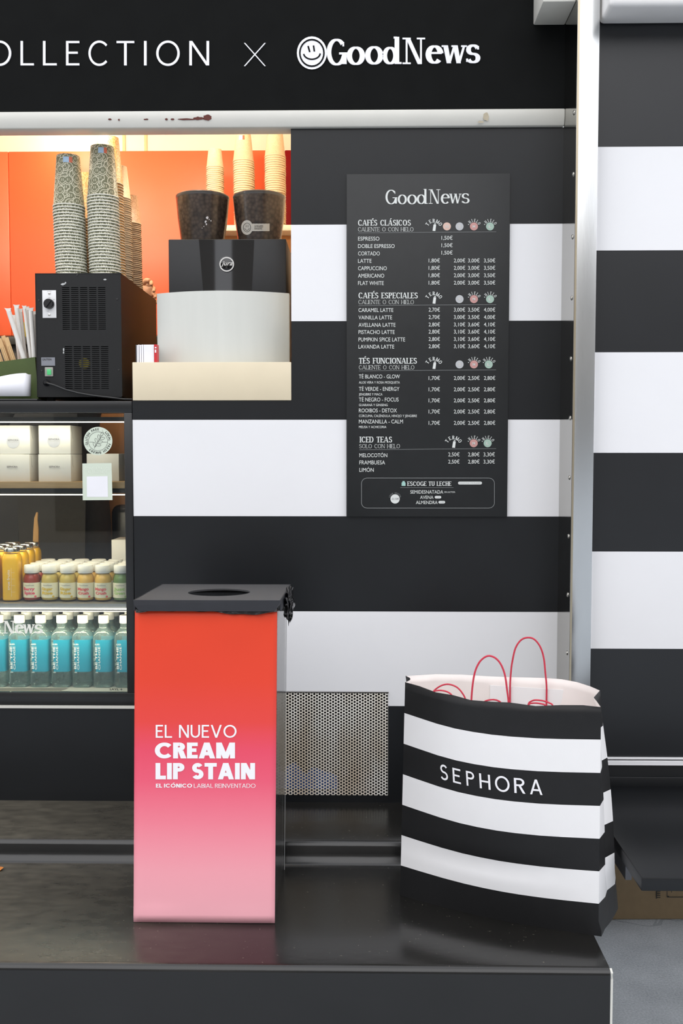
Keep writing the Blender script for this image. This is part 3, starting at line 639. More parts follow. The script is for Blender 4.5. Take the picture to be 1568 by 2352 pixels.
def section(title, sub, y, tx1, sx1, rows, dots, tpx, yr):
    c = MB(); x0 = 822+(y-512)*.0062
    ink(c, pen_text(title, .2, .075, True, .13, .5), (x0, y-8, tx1, y+5.2), YT, cap=(0, 1))
    c.build('heading', MENU_INK, mn)
    c = MB(); ink(c, pen_text(sub, .085, .05, True, .14, .6), (x0, y+9, sx1, y+18.4), YT, cap=(0, 1)); c.build('subheading', MENU_INK, mn)
    c = MB(); c.poly([P(x0, y+22.4, YT), P(1139, y+19.8, YT), P(1139, y+19.0, YT), P(x0, y+21.6, YT)]); c.build('divider_line', MENU_DIM, mn)
    c = MB(); arc_text(c, 'TERMO', tpx, y+12, 14, 146, 34, 8.2, YT, T=.2, t=.1, xs=.85); flask(c, tpx+1, y+9); c.build('flask_icon', MENU_INK, mn)
    for px, mtl, let, hielo in dots:
        k = MB(); disc(k, px, y+7, 9.2, YT); dd = k.build('size_dot', mtl, mn)
        k = MB(); ink(k, bold_polys(let, .03), (px-3 if len(let) == 1 else px-5, y+4, px+3 if len(let) == 1 else px+5, y+10), YT-.0004, cap=(0, .73)); k.build('size_letter', DIMW, dd)
        if hielo:
            k = MB(); arc_text(k, '+HIELO', px, y+7, 10.4, 160, 30, 6.8, YT, T=.18, t=.1, xs=.72); k.build('lettering', MENU_INK, mn)
    for nm, x1, yy, small, sx, pr in rows:
        k = MB(); line(k, nm, x0, x1, yy-4.8, yy+4.6)
        if small: line(k, small, x0, sx, yy+9.6+1.2*(nm[3:] == 'BLANCO - GLOW'), yy+15.4+1.2*(nm[3:] == 'BLANCO - GLOW'))
        k.build('item_lettering', MENU_INK, mn)
        for v_, (a_, c_) in zip(pr[0], pr[2]):
            if v_: k = MB(); line(k, v_+'€', a_, c_, yy+pr[1]-4.6, yy+pr[1]+4.6); k.build('price_lettering', MENU_INK, mn)
A5 = (XT, X1, X2, X3, X4); A4 = (XT, X2, X3, X4)
DM = lambda px: (px, ROSE, 'M', True); DL = lambda px: (px, SAGE, 'L', True); DS = lambda px: (px, GREYD, 'S', False)
L4 = (('1,80', '', '2,00', '3,00', '3,50'), -1, A5)
section('CAFÉS CLÁSICOS', 'CALIENTE O CON HIELO', 513, 943, 949, [('ESPRESSO', 871, 548, None, 0, (('', '1,50'), -2, A5)), ('DOBLE ESPRESSO', 906, 565, None, 0, (('', '1,50'), -2, A5)), ('CORTADO', 872, 582, None, 0, (('', '1,50'), -2, A5)),
    ('LATTE', 853, 599, None, 0, L4), ('CAPPUCCINO', 888, 616, None, 0, L4), ('AMERICANO', 882, 633, None, 0, L4), ('FLAT WHITE', 881, 650, None, 0, L4)], [(1026, PEACH, 'XS', False), DS(1055), DM(1088), DL(1125)], 996, 548)
E1 = (('2,70', '3,00', '3,50', '4,00'), -1, A4); E2 = (('2,80', '3,10', '3,60', '4,10'), -1, A4)
section('CAFÉS ESPECIALES', 'CALIENTE O CON HIELO', 680, 959, 950, [('CARAMEL LATTE', 903, 712, None, 0, E1), ('VAINILLA LATTE', 900, 729, None, 0, E1), ('AVELLANA LATTE', 908, 746, None, 0, E2), ('PISTACHO LATTE', 906, 762.5, None, 0, E2), ('PUMPKIN SPICE LATTE', 930, 779.5, None, 0, E2), ('LAVANDA LATTE', 905, 796, None, 0, E2)], [DS(1055), DM(1088), DL(1125)], 996, 0)
T1 = lambda d: (('1,70', '2,00', '2,50', '2,80'), d, A4)
section('TÉS FUNCIONALES', 'CALIENTE O CON HIELO', 830, 957, 951, [('TÉ BLANCO - GLOW', 918, 864.5, 'ALOE VERA Y ROSA MOSQUETA', 918, T1(3.5)), ('TÉ VERDE - ENERGY', 917, 893, 'JENGIBRE Y MACA', 878, T1(1)), ('TÉ NEGRO - FOCUS', 915, 917.5, 'GUARANÁ Y GINSENG', 890, T1(2)), ('ROOIBOS - DETOX', 911, 942.5, 'CÚRCUMA, CALÉNDULA, HINOJO Y JENGIBRE', 957, T1(2.5)), ('MANZANILLA - CALM', 925, 968, 'MELISA Y ACHICORIA', 887, T1(3))], [DS(1055), DM(1088), DL(1122)], 996, 0)
A3 = ((1029, 1055), X3, (1110, 1136)); I1 = (('2,50', '2,80', '3,30'), -2, A3)
section('ICED TEAS', 'SOLO CON HIELO', 1011, 900, 918, [('MELOCOTÓN', 889, 1045.5, None, 0, I1), ('FRAMBUESA', 884, 1062, None, 0, I1), ('LIMÓN', 858, 1079, None, 0, (('',), 0, A3))], [DM(1087.5), DL(1119.5)], 1041, 0)
fr = MB(); pts = []
for cx, cy, a0 in ((1122, 1110, -90), (1122, 1155, 0), (843, 1155, 90), (843, 1110, 180)):
    pts += [(cx+13*math.cos(math.radians(a0+k*15)), cy+12*math.sin(math.radians(a0+k*15))) for k in range(7)]
for qd in pen(pts, 1.1, 1.1, True): fr.poly([P(*q, YT) for q in qd])
fr.build('rounded_outline', MENU_DIM, mn)
c = MB(); ink(c, pen_text('ESCOGE TU LECHE', .2, .075, True, .13, .5), (934.5, 1106, 1036, 1116), YT, cap=(0, 1)); c.build('heading', MENU_INK, mn)
c = MB(); prect(c, 919, 1119.5, 1041, 1120.2, YT); c.build('divider_line', MENU_DIM, mn)
c = MB(); c.poly([P(922, 1116, YT), P(931, 1116, YT), P(931, 1109, YT), P(929, 1107, YT), P(929, 1105, YT), P(924, 1105, YT), P(924, 1107, YT), P(922, 1109, YT)]); c.build('milk_icon', mat('mint_icon', (.33, .55, .50), .6, var=.05), mn)
c = MB()
line(c, 'SEMIDESNATADA', 942, 1017.5, 1125.5, 1133.8); line(c, 'AVENA', 964.5, 995, 1138, 1146); line(c, 'ALMENDRA', 955, 1004.5, 1149.7, 1157.8); line(c, 'SIN LACTOSA', 1020, 1045, 1128.2, 1132)
c.build('item_lettering', MENU_INK, mn)
def pill(px0, px1, py, h):
    c = MB(); pts = [(px1-h+h*math.cos(math.radians(a)), py+h*math.sin(math.radians(a))) for a in range(-90, 91, 30)]+[(px0+h+h*math.cos(math.radians(a)), py+h*math.sin(math.radians(a))) for a in range(90, 271, 30)]
    c.poly([P(*q, YT) for q in pts]); return c.build('pill_badge', MENU_INK, mn)
for (a, b_, y, h), tx in (((1051.5, 1106.5, 1109.5, 3.3), 'SI NO GOODFOR THE PLANET'), ((998, 1013, 1142, 3), '+0,30€'), ((1006.5, 1022, 1153.5, 3), '+0,30€')):
    pb = pill(a, b_, y, h); k = MB(); ink(k, font_polys(tx if tx[0] == '+' else 'GOOD FOR THE PLANET'), (a+3, y-1.5, b_-3, y+1.5), YT-.0004, cap=(0, .73)); k.build('badge_print', GREYD, pb)
c = MB(); disc(c, 907, 1146, 10.6, YT); pb = c.build('price_badge', MENU_INK, mn)
k = MB(); ink(k, font_polys('-0,10€'), (898.5, 1143, 916, 1148), YT-.0004, cap=(0, .73)); k.build('badge_print', PRINT_G, pb)
c = MB(); arc_text(c, 'LECHE VEGETAL', 907, 1146, 12, 160, 20, 3.2, YT, font=True); c.build('lettering', MENU_DIM, mn)

# ================================================================== PERFORATED GRILLE
gr = thing('perforated_grille', 'dirty perforated metal grille low in the wall beside the bin', 'grille', ((GX0+GX1)/2, YW, GZ0))
c = MB(); pt_ = .00925; cw = pt_*math.sqrt(3)/2; Rh = pt_/math.sqrt(3); rh = .0033
def cl(x, z): return (min(max(x, GX0), GX1), YW-.004, min(max(z, GZ0), GZ1))
nc = int((GX1-GX0)/cw)+1; nr = int((GZ1-GZ0)/pt_)+1
for i in range(nc):
    for j in range(nr+1):
        cx = GX1-cw*(i+.5); cz = GZ1-pt_*(j+.5*(i % 2))
        o = [cl(cx+Rh*math.cos(math.radians(60*k)), cz+Rh*math.sin(math.radians(60*k))) for k in range(6)]
        n_ = [cl(cx+rh*math.cos(math.radians(30*k)), cz+rh*math.sin(math.radians(30*k))) for k in range(12)]
        F = []
        for k in range(6): F += [(k, (k+1) % 6, 6+(2*k+1) % 12), (k, 6+2*k+1, 6+2*k), ((k+1) % 6, 6+(2*k+2) % 12, 6+2*k+1)]
        c.add(o+n_, F)
m, nt, b = nt_of('dirty_perforated_steel', (.5, .48, .43), .45); b.inputs['Metallic'].default_value = .0
tc = N(nt, 'TexCoord'); n1 = N(nt, 'TexNoise'); n1.inputs['Scale'].default_value = 7; n1.inputs['Detail'].default_value = 3; mp = N(nt, 'Mapping'); mp.inputs['Scale'].default_value = (1.6, 1, .6); nt.links.new(tc.outputs['Object'], mp.inputs[0]); nt.links.new(mp.outputs[0], n1.inputs[0])
cr = N(nt, 'ValToRGB'); cr.color_ramp.elements[0].position = .35; cr.color_ramp.elements[0].color = (.60, .51, .39, 1); cr.color_ramp.elements[1].position = .58; cr.color_ramp.elements[1].color = (.80, .78, .71, 1)
nt.links.new(n1.outputs[0], cr.inputs[0]); nt.links.new(cr.outputs[0], b.inputs['Base Color'])
c.build('perforated_sheet', m, gr)
c = MB(); c.box(GX0-.001, GX1+.001, YW-.0055, YW-.003, GZ1-.0005, GZ1+.0025); c.build('top_edge', mat('dark_edge', (.06, .055, .05), .5, var=.2), gr)
c = MB(); c.add([(GX0, YW+.034, GZ0), (GX1, YW+.034, GZ0), (GX1, 3.2, GZ0), (GX0, 3.2, GZ0), (GX0, YW+.034, GZ1), (GX1, YW+.034, GZ1), (GX1, 3.2, GZ1), (GX0, 3.2, GZ1)], [(0, 1, 2, 3), (4, 5, 6, 7), (2, 3, 7, 6), (0, 3, 7, 4), (1, 2, 6, 5)])
c.build('cavity', mat('brown_void', (.012, .009, .007), .9, var=.4, vscale=20), gr)
c = MB(); c.prism([P(x, y, YW+.05) for x, y in ((650, 1830), (655, 1770), (675, 1755), (700, 1785), (715, 1768), (740, 1776), (776, 1790), (776, 1830))], (0, .03, 0))
tag(c.build('blue_bag', mat('blue_plastic', (.008, .06, .26), .4, var=.2)), 'blue plastic bag glimpsed behind the perforated grille', 'bag')

# ================================================================== LITTER BIN
bi = thing('litter_bin', 'square litter bin with red-to-pink printed poster front and black lid', 'bin', (-.36, 2.45, ZB))
YF, YK = 2.30, 2.605
x00, x01, x10, x11 = XX(307, 2119, YF), XX(631, 2120, YF), XX(310, 1405, YF), XX(636.5, 1405, YF)
zt = ZZ(1400, YF, 470)
c = MB(); nu, nv = 24, 40
def fy(u, v):   # soft bulges of the sheet at top and bottom
    return -.0045*math.exp(-((u-.72)/.16)**2-((v-.96)/.07)**2)-.004*math.exp(-((u-.35)/.18)**2-((v-.9)/.12)**2)-.003*math.exp(-((u-.15)/.16)**2-((v-.025)/.016)**2)-.002*math.exp(-((u-.8)/.2)**2-((v-.015)/.014)**2)
Vv = []
for j in range(nv+1):
    v = (j/nv); v = v**1.0
    for i in range(nu+1):
        u = i/nu; xa = x00+(x10-x00)*v; xb = x01+(x11-x01)*v
        Vv.append((xa+(xb-xa)*u, YF+fy(u, v), ZB+.0012+.0015*math.sin(u*9)*(v == 0)*0+(zt-ZB)*v))
c.add(Vv, [(j*(nu+1)+i, j*(nu+1)+i+1, (j+1)*(nu+1)+i+1, (j+1)*(nu+1)+i) for j in range(nv) for i in range(nu)])
fp = c.build('front_poster', POSTER, bi, smooth=True)
so = fp.modifiers.new('thickness', 'SOLIDIFY'); so.thickness = .0015; so.offset = -1
c = MB(); c.hexa([(x00+.001, YF+.004, ZB), (x01-.001, YF+.004, ZB), (x01-.001, YF+.009, ZB), (x00+.001, YF+.009, ZB), (x10+.001, YF+.004, zt), (x11-.001, YF+.004, zt), (x11-.001, YF+.009, zt), (x10+.001, YF+.009, zt)]); c.build('front_board', DARK, bi)
def slab(a, b_, y0, y1): return [(a[0], y0, ZB), (a[1], y0, ZB), (a[1], y1, ZB), (a[0], y1, ZB), (b_[0], y0, zt), (b_[1], y0, zt), (b_[1], y1, zt), (b_[0], y1, zt)]
c = MB(); c.hexa(slab((x01-.003, x01), (x11-.003, x11), YF+.01, YK)); c.build('side_panel', ACRYL, bi)
c = MB(); c.hexa(slab((x00, x00+.003), (x10, x10+.003), YF+.01, YK)); c.build('side_panel', ACRYL, bi)
c = MB(); c.hexa(slab((x00+.003, x01-.003), (x10+.003, x11-.003), YK-.003, YK)); c.build('back_panel', ACRYL, bi)
c = MB(); c.hexa(slab((x01-.0005, x01+.0006), (x11-.0005, x11+.0006), YK, YK+.0008)); c.build('panel_edge', ACRYL_E, bi)
# lid: sheet with a round hole and folded rims
lx0, lx1, ly0, ly1 = XX(306, 1379, 2.284), XX(645.5, 1379, 2.284), 2.284, 2.62
zl = ZZ(1378.5, 2.284, 470); zb = zl-.007
hc = Vector(((lx0+lx1)/2+.006, (ly0+ly1)/2-.012)); hr = .076
def lz(y): return zl+(zb-zl)*(y-ly0)/(ly1-ly0)
outer = []; K = 48
for k in range(K):
    a = 2*PI*k/K; dx, dy = math.cos(a), math.sin(a); hx, hy = (lx1-lx0)/2, (ly1-ly0)/2; s = min(hx/abs(dx) if abs(dx) > 1e-6 else 9, hy/abs(dy) if abs(dy) > 1e-6 else 9)
    outer.append(((lx0+lx1)/2+dx*s, (ly0+ly1)/2+dy*s))
for cxy in ((lx0, ly0), (lx1, ly0), (lx1, ly1), (lx0, ly1)):
    k = min(range(K), key=lambda i: (outer[i][0]-cxy[0])**2+(outer[i][1]-cxy[1])**2); outer[k] = cxy
inner = [(hc.x+hr*math.cos(2*PI*k/K), hc.y+hr*math.sin(2*PI*k/K)) for k in range(K)]
c = MB()
for th in (0, -.004): 
    c.add([(x, y, lz(y)+th) for x, y in outer]+[(x, y, lz(y)+th) for x, y in inner], [(k, (k+1) % K, K+(k+1) % K, K+k) for k in range(K)])
c.add([(x, y, lz(y)) for x, y in inner]+[(x, y, lz(y)-.004) for x, y in inner], [(k, (k+1) % K, K+(k+1) % K, K+k) for k in range(K)])
c.build('lid_top', mat('lid_black_card', (.035, .035, .037), .5, var=.15, vscale=40), bi)
zr = ZZ(1404, 2.284, 470)
rimm = mat('lid_rim_black', (.016, .017, .022), .45, var=.2, vscale=40)
c = MB(); c.prism([(lx0, ly0, lz(ly0)), (lx1, ly0, lz(ly0)), (lx1-.001, ly0-.001, zl-.008), (lx1-.016, ly0-.001, zr), (lx0+.014, ly0-.001, zr), (lx0+.002, ly0-.001, zl-.012)], (0, .003, 0)); c.build('lid_rim', rimm, bi)
for xs in (lx0, lx1-.003):
    c = MB(); c.add([(xs, ly0, zl), (xs, ly1, zb), (xs, ly1, zb-.022), (xs, ly0+.004, zr), (xs+.003, ly0, zl), (xs+.003, ly1, zb), (xs+.003, ly1, zb-.022), (xs+.003, ly0+.004, zr)], [(0, 1, 2, 3), (7, 6, 5, 4), (0, 4, 5, 1), (2, 6, 7, 3), (1, 5, 6, 2), (3, 7, 4, 0)]); c.build('lid_rim', rimm, bi)
c = MB(); c.box(lx0, lx1, ly1-.003, ly1, zb-.022, zb); c.build('lid_rim', rimm, bi)
# bin liner peeping out below the lid: a ruffled strip along the front and a bunched knot at the right
LINER = mat('liner_black', (.006, .006, .007), .22, var=.3, vscale=60, bump=.5, bscale=90)
c = MB(); n_ = 60; top = []; bot = []
for i in range(n_+1):
    u = i/n_; px = 311+u*325; dep = 1403.5+1.2*math.sin(u*31)+(8.5*math.exp(-((u-.78)/.2)**2))+3.5*math.exp(-(u/.06)**2)
    yy = 2.290+.0025*math.sin(u*70)
    top.append(P(px, 1396, yy)); bot.append(P(px, dep, yy-.003))
c.add(top+bot, [(i, i+1, n_+2+i, n_+1+i) for i in range(n_)]); c.build('liner_hem', LINER, bi, smooth=True)
kn = bmesh.new(); bmesh.ops.create_icosphere(kn, subdivisions=4, radius=1)
kc = Vector((lx1+.008, 2.44, zl-.036)); rnd = random.Random(4)
for v in kn.verts:
    q = v.co.copy(); f_ = 1+.22*math.sin(q.z*9+q.y*4)+.16*math.sin(q.y*13+q.x*7)
    zz_ = q.z*.040*f_; k_ = 1.0 if q.z > -.2 else max(.2, 1+(q.z+.2)*.9)
    v.co = kc+Vector((q.x*.0105*f_*k_, q.y*.085*f_*k_-(.02 if q.z < 0 else 0)*-q.z, zz_))
me = bpy.data.meshes.new('liner_knot'); kn.to_mesh(me); kn.free(); me.materials.append(LINER); me.polygons.foreach_set('use_smooth', [True]*len(me.polygons))
o = bpy.data.objects.new('liner_knot', me); COL.objects.link(o); adopt(o, bi)
# poster lettering
YI = YF-.0058
PW = mat('poster_white', (.86, .85, .87), .5, var=.02)
def plines(word, rect, T, t, gap=.1, space=.34, cap=(0, 1)):
    c = MB(); ink(c, pen_text(word, T, t, False, gap, space), rect, YF-.0024, cap=cap); c.build('lettering', PW, bi)
plines('EL NUEVO', (357.5, 1665, 543, 1694.5), .135, .12, .13, .4)
plines('CREAM', (355.5, 1705.5, 539.5, 1742), .26, .225, .05)
plines('LIP STAIN', (357, 1752.5, 585.5, 1790), .26, .225, .06, .34)
plines('EL ICÓNICO', (358, 1800, 441, 1809), .22, .19, .10, .3)
plines('LABIAL REINVENTADO', (445, 1800, 586.5, 1809.5), .12, .10, .1, .3)

# ================================================================== SHOPPING BAG
def bag_build():
    ZT = .935; HB = ZT-ZB
    # bottom and top outlines: front (left->right), right gusset fold, back (right->left), left gusset fold
    def col(p0, p1): return p0, p1
    tf = [G(x, y, ZT) for x, y in ((930, 1567), (962, 1577), (1000, 1589), (1040, 1599), (1080, 1606), (1125, 1612), (1170, 1616), (1230, 1619.5), (1290, 1621), (1338, 1621.5), (1380, 1622))]
    nf = len(tf)
    b0, b1 = Vector((.104, 2.455, ZB)), Vector((.551, 2.252, ZB)); bk1 = Vector((.632, 2.392, ZB)); bk0 = Vector((.19, 2.60, ZB))
    us = [(tf[i]-tf[0]).length for i in range(nf)]; us = [u/us[-1] for u in us]
    bf = [b0.lerp(b1, u)+Vector((-.006*math.sin(PI*u), -.022*math.sin(PI*u), 0)) for u in us]
    tb = [G(x, y, ZT) for x, y in ((1378, 1586), (1355, 1576), (1325, 1566.5), (1290, 1560), (1250, 1557), (1210, 1556), (1170, 1555), (1120, 1553), (1060, 1549), (1000, 1548), (931, 1552.5))]
    ub = [(tb[i]-tb[0]).length for i in range(nf)]; ub = [u/ub[-1] for u in ub]
    bb = [bk1.lerp(bk0, u) for u in ub]
    gt = [G(1380, 1622, ZT).lerp(G(1364, 1602, ZT), .55), G(1364, 1602, ZT), G(1364, 1602, ZT).lerp(G(1378, 1586, ZT), .55)]
    gb = [b1.lerp(bk1, f_)+Vector((.004, -.002, 0))*math.sin(PI*f_) for f_ in (.25, .5, .75)]
    lt = [G(931, 1552.5, ZT).lerp(G(930, 1567, ZT), f_)+Vector((.012*math.sin(PI*f_), 0, 0)) for f_ in (.3, .5, .7)]
    lb = [bk0.lerp(b0, f_) for f_ in (.25, .5, .75)]
    top = tf+gt+tb+lt; bot = bf+gb+bb+lb; n = len(top)
    zs = [ZB, ZB+.012, ZB+.035]+[ZT-.0772*k for k in range(6, -1, -1)]
    rows = []
    fine = []
    for a, b_ in zip(zs[:-1], zs[1:]):
        fine += [a+(b_-a)*k/4 for k in range(4)] if b_-a > .05 else [a]
    fine.append(ZT)
    def surf(i, z):
        v = (z-ZB)/HB; p = bot[i].lerp(top[i], v)
        if nf <= i < nf+3:           # gusset fold opens out towards the base
            k = v**2.2; lin = bot[i].lerp(top[i], k); p = Vector((lin.x, lin.y, z))
            if i == nf+1: p.x -= .018*math.sin(PI*min(1, v*1.1))
        if i < nf:                   # creases: soft dent line across the lower third, a swollen belly
            u = us[i]; p += Vector((-.35, -1, 0))*(.010*math.sin(PI*v)*math.sin(PI*u)-.007*math.exp(-((v-.245-.02*u)/.03)**2)*math.sin(PI*min(1, u*1.05+.02)))
            p.z += .0025*math.sin(u*23)*(v > .99)
        if v < .05 and (i in (nf-1,)): p += Vector((.006, -.004, 0))
        p.z = min(p.z, ZT+.004)
        return p
    c = MB(); V = []
    for z in fine:
        for i in range(n): V.append(surf(i, z))
    F = []; M = []
    for r in range(len(fine)-1):
        zm = (fine[r]+fine[r+1])/2; k = int((ZT-zm)/.0772)
        for i in range(n):
            F.append((r*n+i, r*n+(i+1) % n, (r+1)*n+(i+1) % n, (r+1)*n+i)); M.append(0 if k % 2 == 0 else 1)
    c.v = [tuple(v) for v in V]; c.f = F; c.m = M
    c.f.append(tuple(range(n))[::-1]); c.m.append(0)
    bag = thing('shopping_bag', 'large striped black and white paper shopping bag on the ledge corner', 'shopping bag', (.36, 2.42, ZB))
    body = c.build('bag_body', [PAPER_B, PAPER_W, PAPER_IN, PAPER_IN], bag)
    bm = bmesh.new(); bm.from_mesh(body.data); bmesh.ops.recalc_face_normals(bm, faces=bm.faces)
    # the open top confuses inside/outside: make the front face look at the camera
    bm.faces.ensure_lookup_table()
    f0 = min(bm.faces, key=lambda f_: (f_.calc_center_median()-Vector((.33, 2.30, .7))).length)
    if f0.normal.y > 0: bmesh.ops.reverse_faces(bm, faces=bm.faces)
    for f_ in bm.faces: f_.smooth = True
    cols = [0, nf-1, nf+1, nf+3, nf+3+nf-1, nf+3+nf+1]
    bm.verts.ensure_lookup_table()
    for e in bm.edges:
        a, b_ = e.verts[0].index % n, e.verts[1].index % n
        if a == b_ and a in cols: e.smooth = False
        if e.verts[0].index < n and e.verts[1].index < n: e.smooth = False
    bm.to_mesh(body.data); bm.free()
    so = body.modifiers.new('paper', 'SOLIDIFY'); so.thickness = .0011; so.offset = -1; so.material_offset = 2; so.material_offset_rim = 0
    # lettering across the second black band, following the curved front
    zc0, zc1 = ZT-.0772*2-.0556, ZT-.0772*2-.0195
    def bagp(u, z):
        for i in range(nf-1):
            if u <= us[i+1] or i == nf-2:
                f_ = (u-us[i])/(us[i+1]-us[i]); break
        p = surf(i, z).lerp(surf(i+1, z), f_); return p+Vector((-.0006, -.0016, 0))
    U = lambda px: min(range(400), key=lambda k: abs(pxof(bagp(k/400, zc0))-px))/400
    def pxof(p):
        d = p-Vector((0, 0, CAM_Z)); return W_PX/2+F_PX*d.dot(RT)/d.dot(FW)
    for ch, x0, x1 in (('S', 1011.5, 1029), ('E', 1040, 1058), ('P', 1071, 1090), ('H', 1101.5, 1126), ('O', 1137, 1170), ('R', 1181, 1206), ('A', 1216.5, 1245)):
        V_, F_, _ = pen_text(ch, .135, .12, False); V2, _ = fit((V_, F_), U(x0), U(x1), zc0-(.001 if ch in 'SO' else 0), zc1+(.001 if ch in 'SO' else 0))
        k = MB(); k.add([bagp(q[0], q[1])+Vector((0, -LAY*2*q[2], 0)) for q in V2], F_); k.build('letter', PW, bag)
    # white patch and twisted cord handles
    pc = MB(); pts = [G(1118, 1573, ZT), G(1310, 1585, ZT)]
    a, b_ = Vector((tb[7].x+.005, tb[7].y-.004, 0)), Vector((tb[3].x+.01, tb[3].y-.006, 0))
    pc.hexa([(a.x, a.y-.002, .80), (b_.x, b_.y-.002, .80), (b_.x, b_.y, .80), (a.x, a.y, .80), (a.x, a.y-.002, ZT-.022), (b_.x, b_.y-.002, ZT-.026), (b_.x, b_.y, ZT-.026), (a.x, a.y, ZT-.022)]); pc.build('handle_patch', PAPER_W, bag)
    def loop(pts, Yd, parent, r=.0023, down=.05, nm='handle'):
        P3 = [P(x, y, Yd(x)) for x, y in pts]
        P3 = [P3[0]-Vector((0, 0, down))]+P3+[P3[-1]-Vector((0, 0, down))]
        out = []
        for i in range(1, len(P3)-2):   # Catmull-Rom
            p0, p1, p2, p3 = P3[i-1], P3[i], P3[i+1], P3[i+2]
            for k in range(6):
                t = k/6; out.append(.5*((2*p1)+(p2-p0)*t+(2*p0-5*p1+4*p2-p3)*t*t+(3*p1-p0-3*p2+p3)*t**3))
        out = [P3[0]]+out+[P3[-2], P3[-1]]
        k = MB(); k.tube(out, r, 7); return k.build(nm, RED_CORD, parent, smooth=True)
    yb = lambda x: tb[7].y+(tb[3].y-tb[7].y)*(x-1120)/170-.010
    loop([(1171, 1575), (1173, 1545), (1176, 1520), (1183, 1490), (1195, 1471), (1210, 1464.5), (1226, 1468), (1240, 1485), (1248, 1510), (1252, 1545), (1255, 1582)], yb, bag)
    yf = lambda x: 2.335-.0002*(x-1083)
    loop([(1082, 1612), (1085, 1575), (1090, 1545), (1100, 1522), (1112, 1510), (1124, 1506.5), (1138, 1512), (1150, 1526), (1159, 1550), (1164, 1585), (1168, 1620)], yf, bag)
    # smaller folded bag stowed inside with its own cords
    ib = thing('folded_bag', 'folded paper bag tucked inside the striped bag, red cords showing', 'paper bag', (.33, 2.42, .5))
    k = MB(); k.hexa([(.20, 2.435, .47), (.50, 2.335, .47), (.51, 2.35, .47), (.21, 2.45, .47), (.20, 2.435, .90), (.50, 2.335, .89), (.51, 2.35, .89), (.21, 2.45, .90)]); k.build('bag_body', PAPER_IN, ib)
    ym = lambda x: 2.44-(x-990)*.00035
    loop([(994, 1592), (1004, 1580), (1018, 1573), (1032, 1572), (1048, 1578), (1060, 1590), (1069, 1608)], ym, ib, .002, .03)
    loop([(993, 1592), (1005, 1586), (1020, 1587), (1032, 1592), (1039, 1602)], lambda x: ym(x)-.012, ib, .002, .03)
    loop([(1112, 1613), (1120, 1608.5), (1132, 1607), (1142, 1609), (1150, 1615)], lambda x: ym(x)-.02, ib, .002, .02)
    loop([(1213, 1617), (1220, 1610.5), (1230, 1608), (1248, 1610), (1262, 1615), (1269, 1621)], lambda x: ym(x)-.012, ib, .002, .02)
    loop([(1214, 1619), (1224, 1615), (1240, 1616), (1252, 1621)], lambda x: ym(x)-.02, ib, .002, .02)
bag_build()

# ================================================================== DISPLAY FRIDGE
fg = thing('display_fridge', 'black glass-fronted display fridge built into the counter', 'display fridge', (-1.1, 3.2, .75))
FY0, FY1 = 2.948, 3.50
FX0 = -1.75; FX1 = XF-.001; Z_T = ZZ(921, FY0, 150); Z_F = Z_TR+.008
gx1 = XX(288, 1250, FY0); gz1 = ZZ(948, FY0, 150); gz0 = ZZ(1591, FY0, 150)
FR = mat('fridge_black', (.009, .0095, .010), .3, spec=.5, var=.2, vscale=20)
c = MB(); c.box(FX0, FX1, FY0, FY0+.02, gz1, Z_T); c.build('top_rail', FR, fg, bevel=.002)
c = MB(); c.box(gx1, FX1, FY0, FY0+.02, gz0, gz1); c.build('side_stile', FR, fg, bevel=.002)
c = MB(); c.box(FX0, FX1, FY0, FY0+.02, Z_F, gz0); c.build('bottom_rail', FR, fg, bevel=.002)
c = MB(); c.box(FX1-.025, FX1, FY0+.021, FY1, Z_F, Z_T-.016); c.build('side_panel', FR, fg)
c = MB(); c.box(FX0, FX1, FY0+.021, FY1, Z_T-.015, Z_T); c.build('top_panel', FR, fg)
zfl = ZZ(1580, 3.03, 150)
c = MB(); c.box(FX0, FX1-.026, FY0+.021, FY1, zfl-.02, zfl); c.build('base_tray', mat('tray_grey', (.25, .27, .26), .4, var=.1), fg)
c = MB(); c.box(FX0, gx1-.001, FY0+.004, FY0+.009, gz0+.0005, gz1-.0005); pane = c.build('glass_pane', GLASS, fg)
SHW = .005
def shelf(zt_, th, m_, lipm, led_py, lipth):
    c = MB(); c.box(FX0, FX1-.027, FY0+.05, FY1-.03, zt_-th, zt_); s = c.build('shelf', m_, fg)
    c = MB(); c.box(FX0, FX1-.027, FY0+.046, FY0+.062, zt_-th-lipth, zt_-th-.0005); c.build('shelf_lip', lipm, s)
    z = ZZ(led_py, FY0+.048, 150); c = MB(); c.box(FX0, FX1-.027, FY0+.0425, FY0+.0455, z-.0015, z+.0015); c.build('led_strip', LED, s)
    l = bpy.data.lights.new('shelf_light', 'AREA'); l.shape = 'RECTANGLE'; l.size = FX1-FX0-.05; l.size_y = .02; l.energy = 4.6; l.color = (1, .86, .62)
    lo = bpy.data.objects.new('shelf_light', l); COL.objects.link(lo); adopt(lo, s); lo.location = ((FX0+FX1)/2, FY0+.036, z-.010); lo.rotation_euler = (math.radians(24), 0, 0)
zs1 = ZZ(1107, 3.0, 150); zs2 = ZZ(1384, 3.02, 150)
shelf(zs1, .019, WOOD, FR, 1136, .014)
shelf(zs2, .014, mat('shelf_steel', (.35, .35, .34), .35, metal=.7, var=.1), mat('lip_grey', (.05, .05, .05), .4, var=.1), 1398, .010)
c = MB(); c.box(FX0, FX1-.027, FY0+.046, FY0+.085, ZZ(967, FY0+.048, 150)+.001, ZZ(958, FY0+.048, 150)); hd_ = c.build('light_housing', FR, fg)
z = ZZ(969.5, FY0+.048, 150); c = MB(); c.box(FX0, FX1-.03, FY0+.0425, FY0+.0455, z-.0015, z+.0015); c.build('led_strip', LED, hd_)
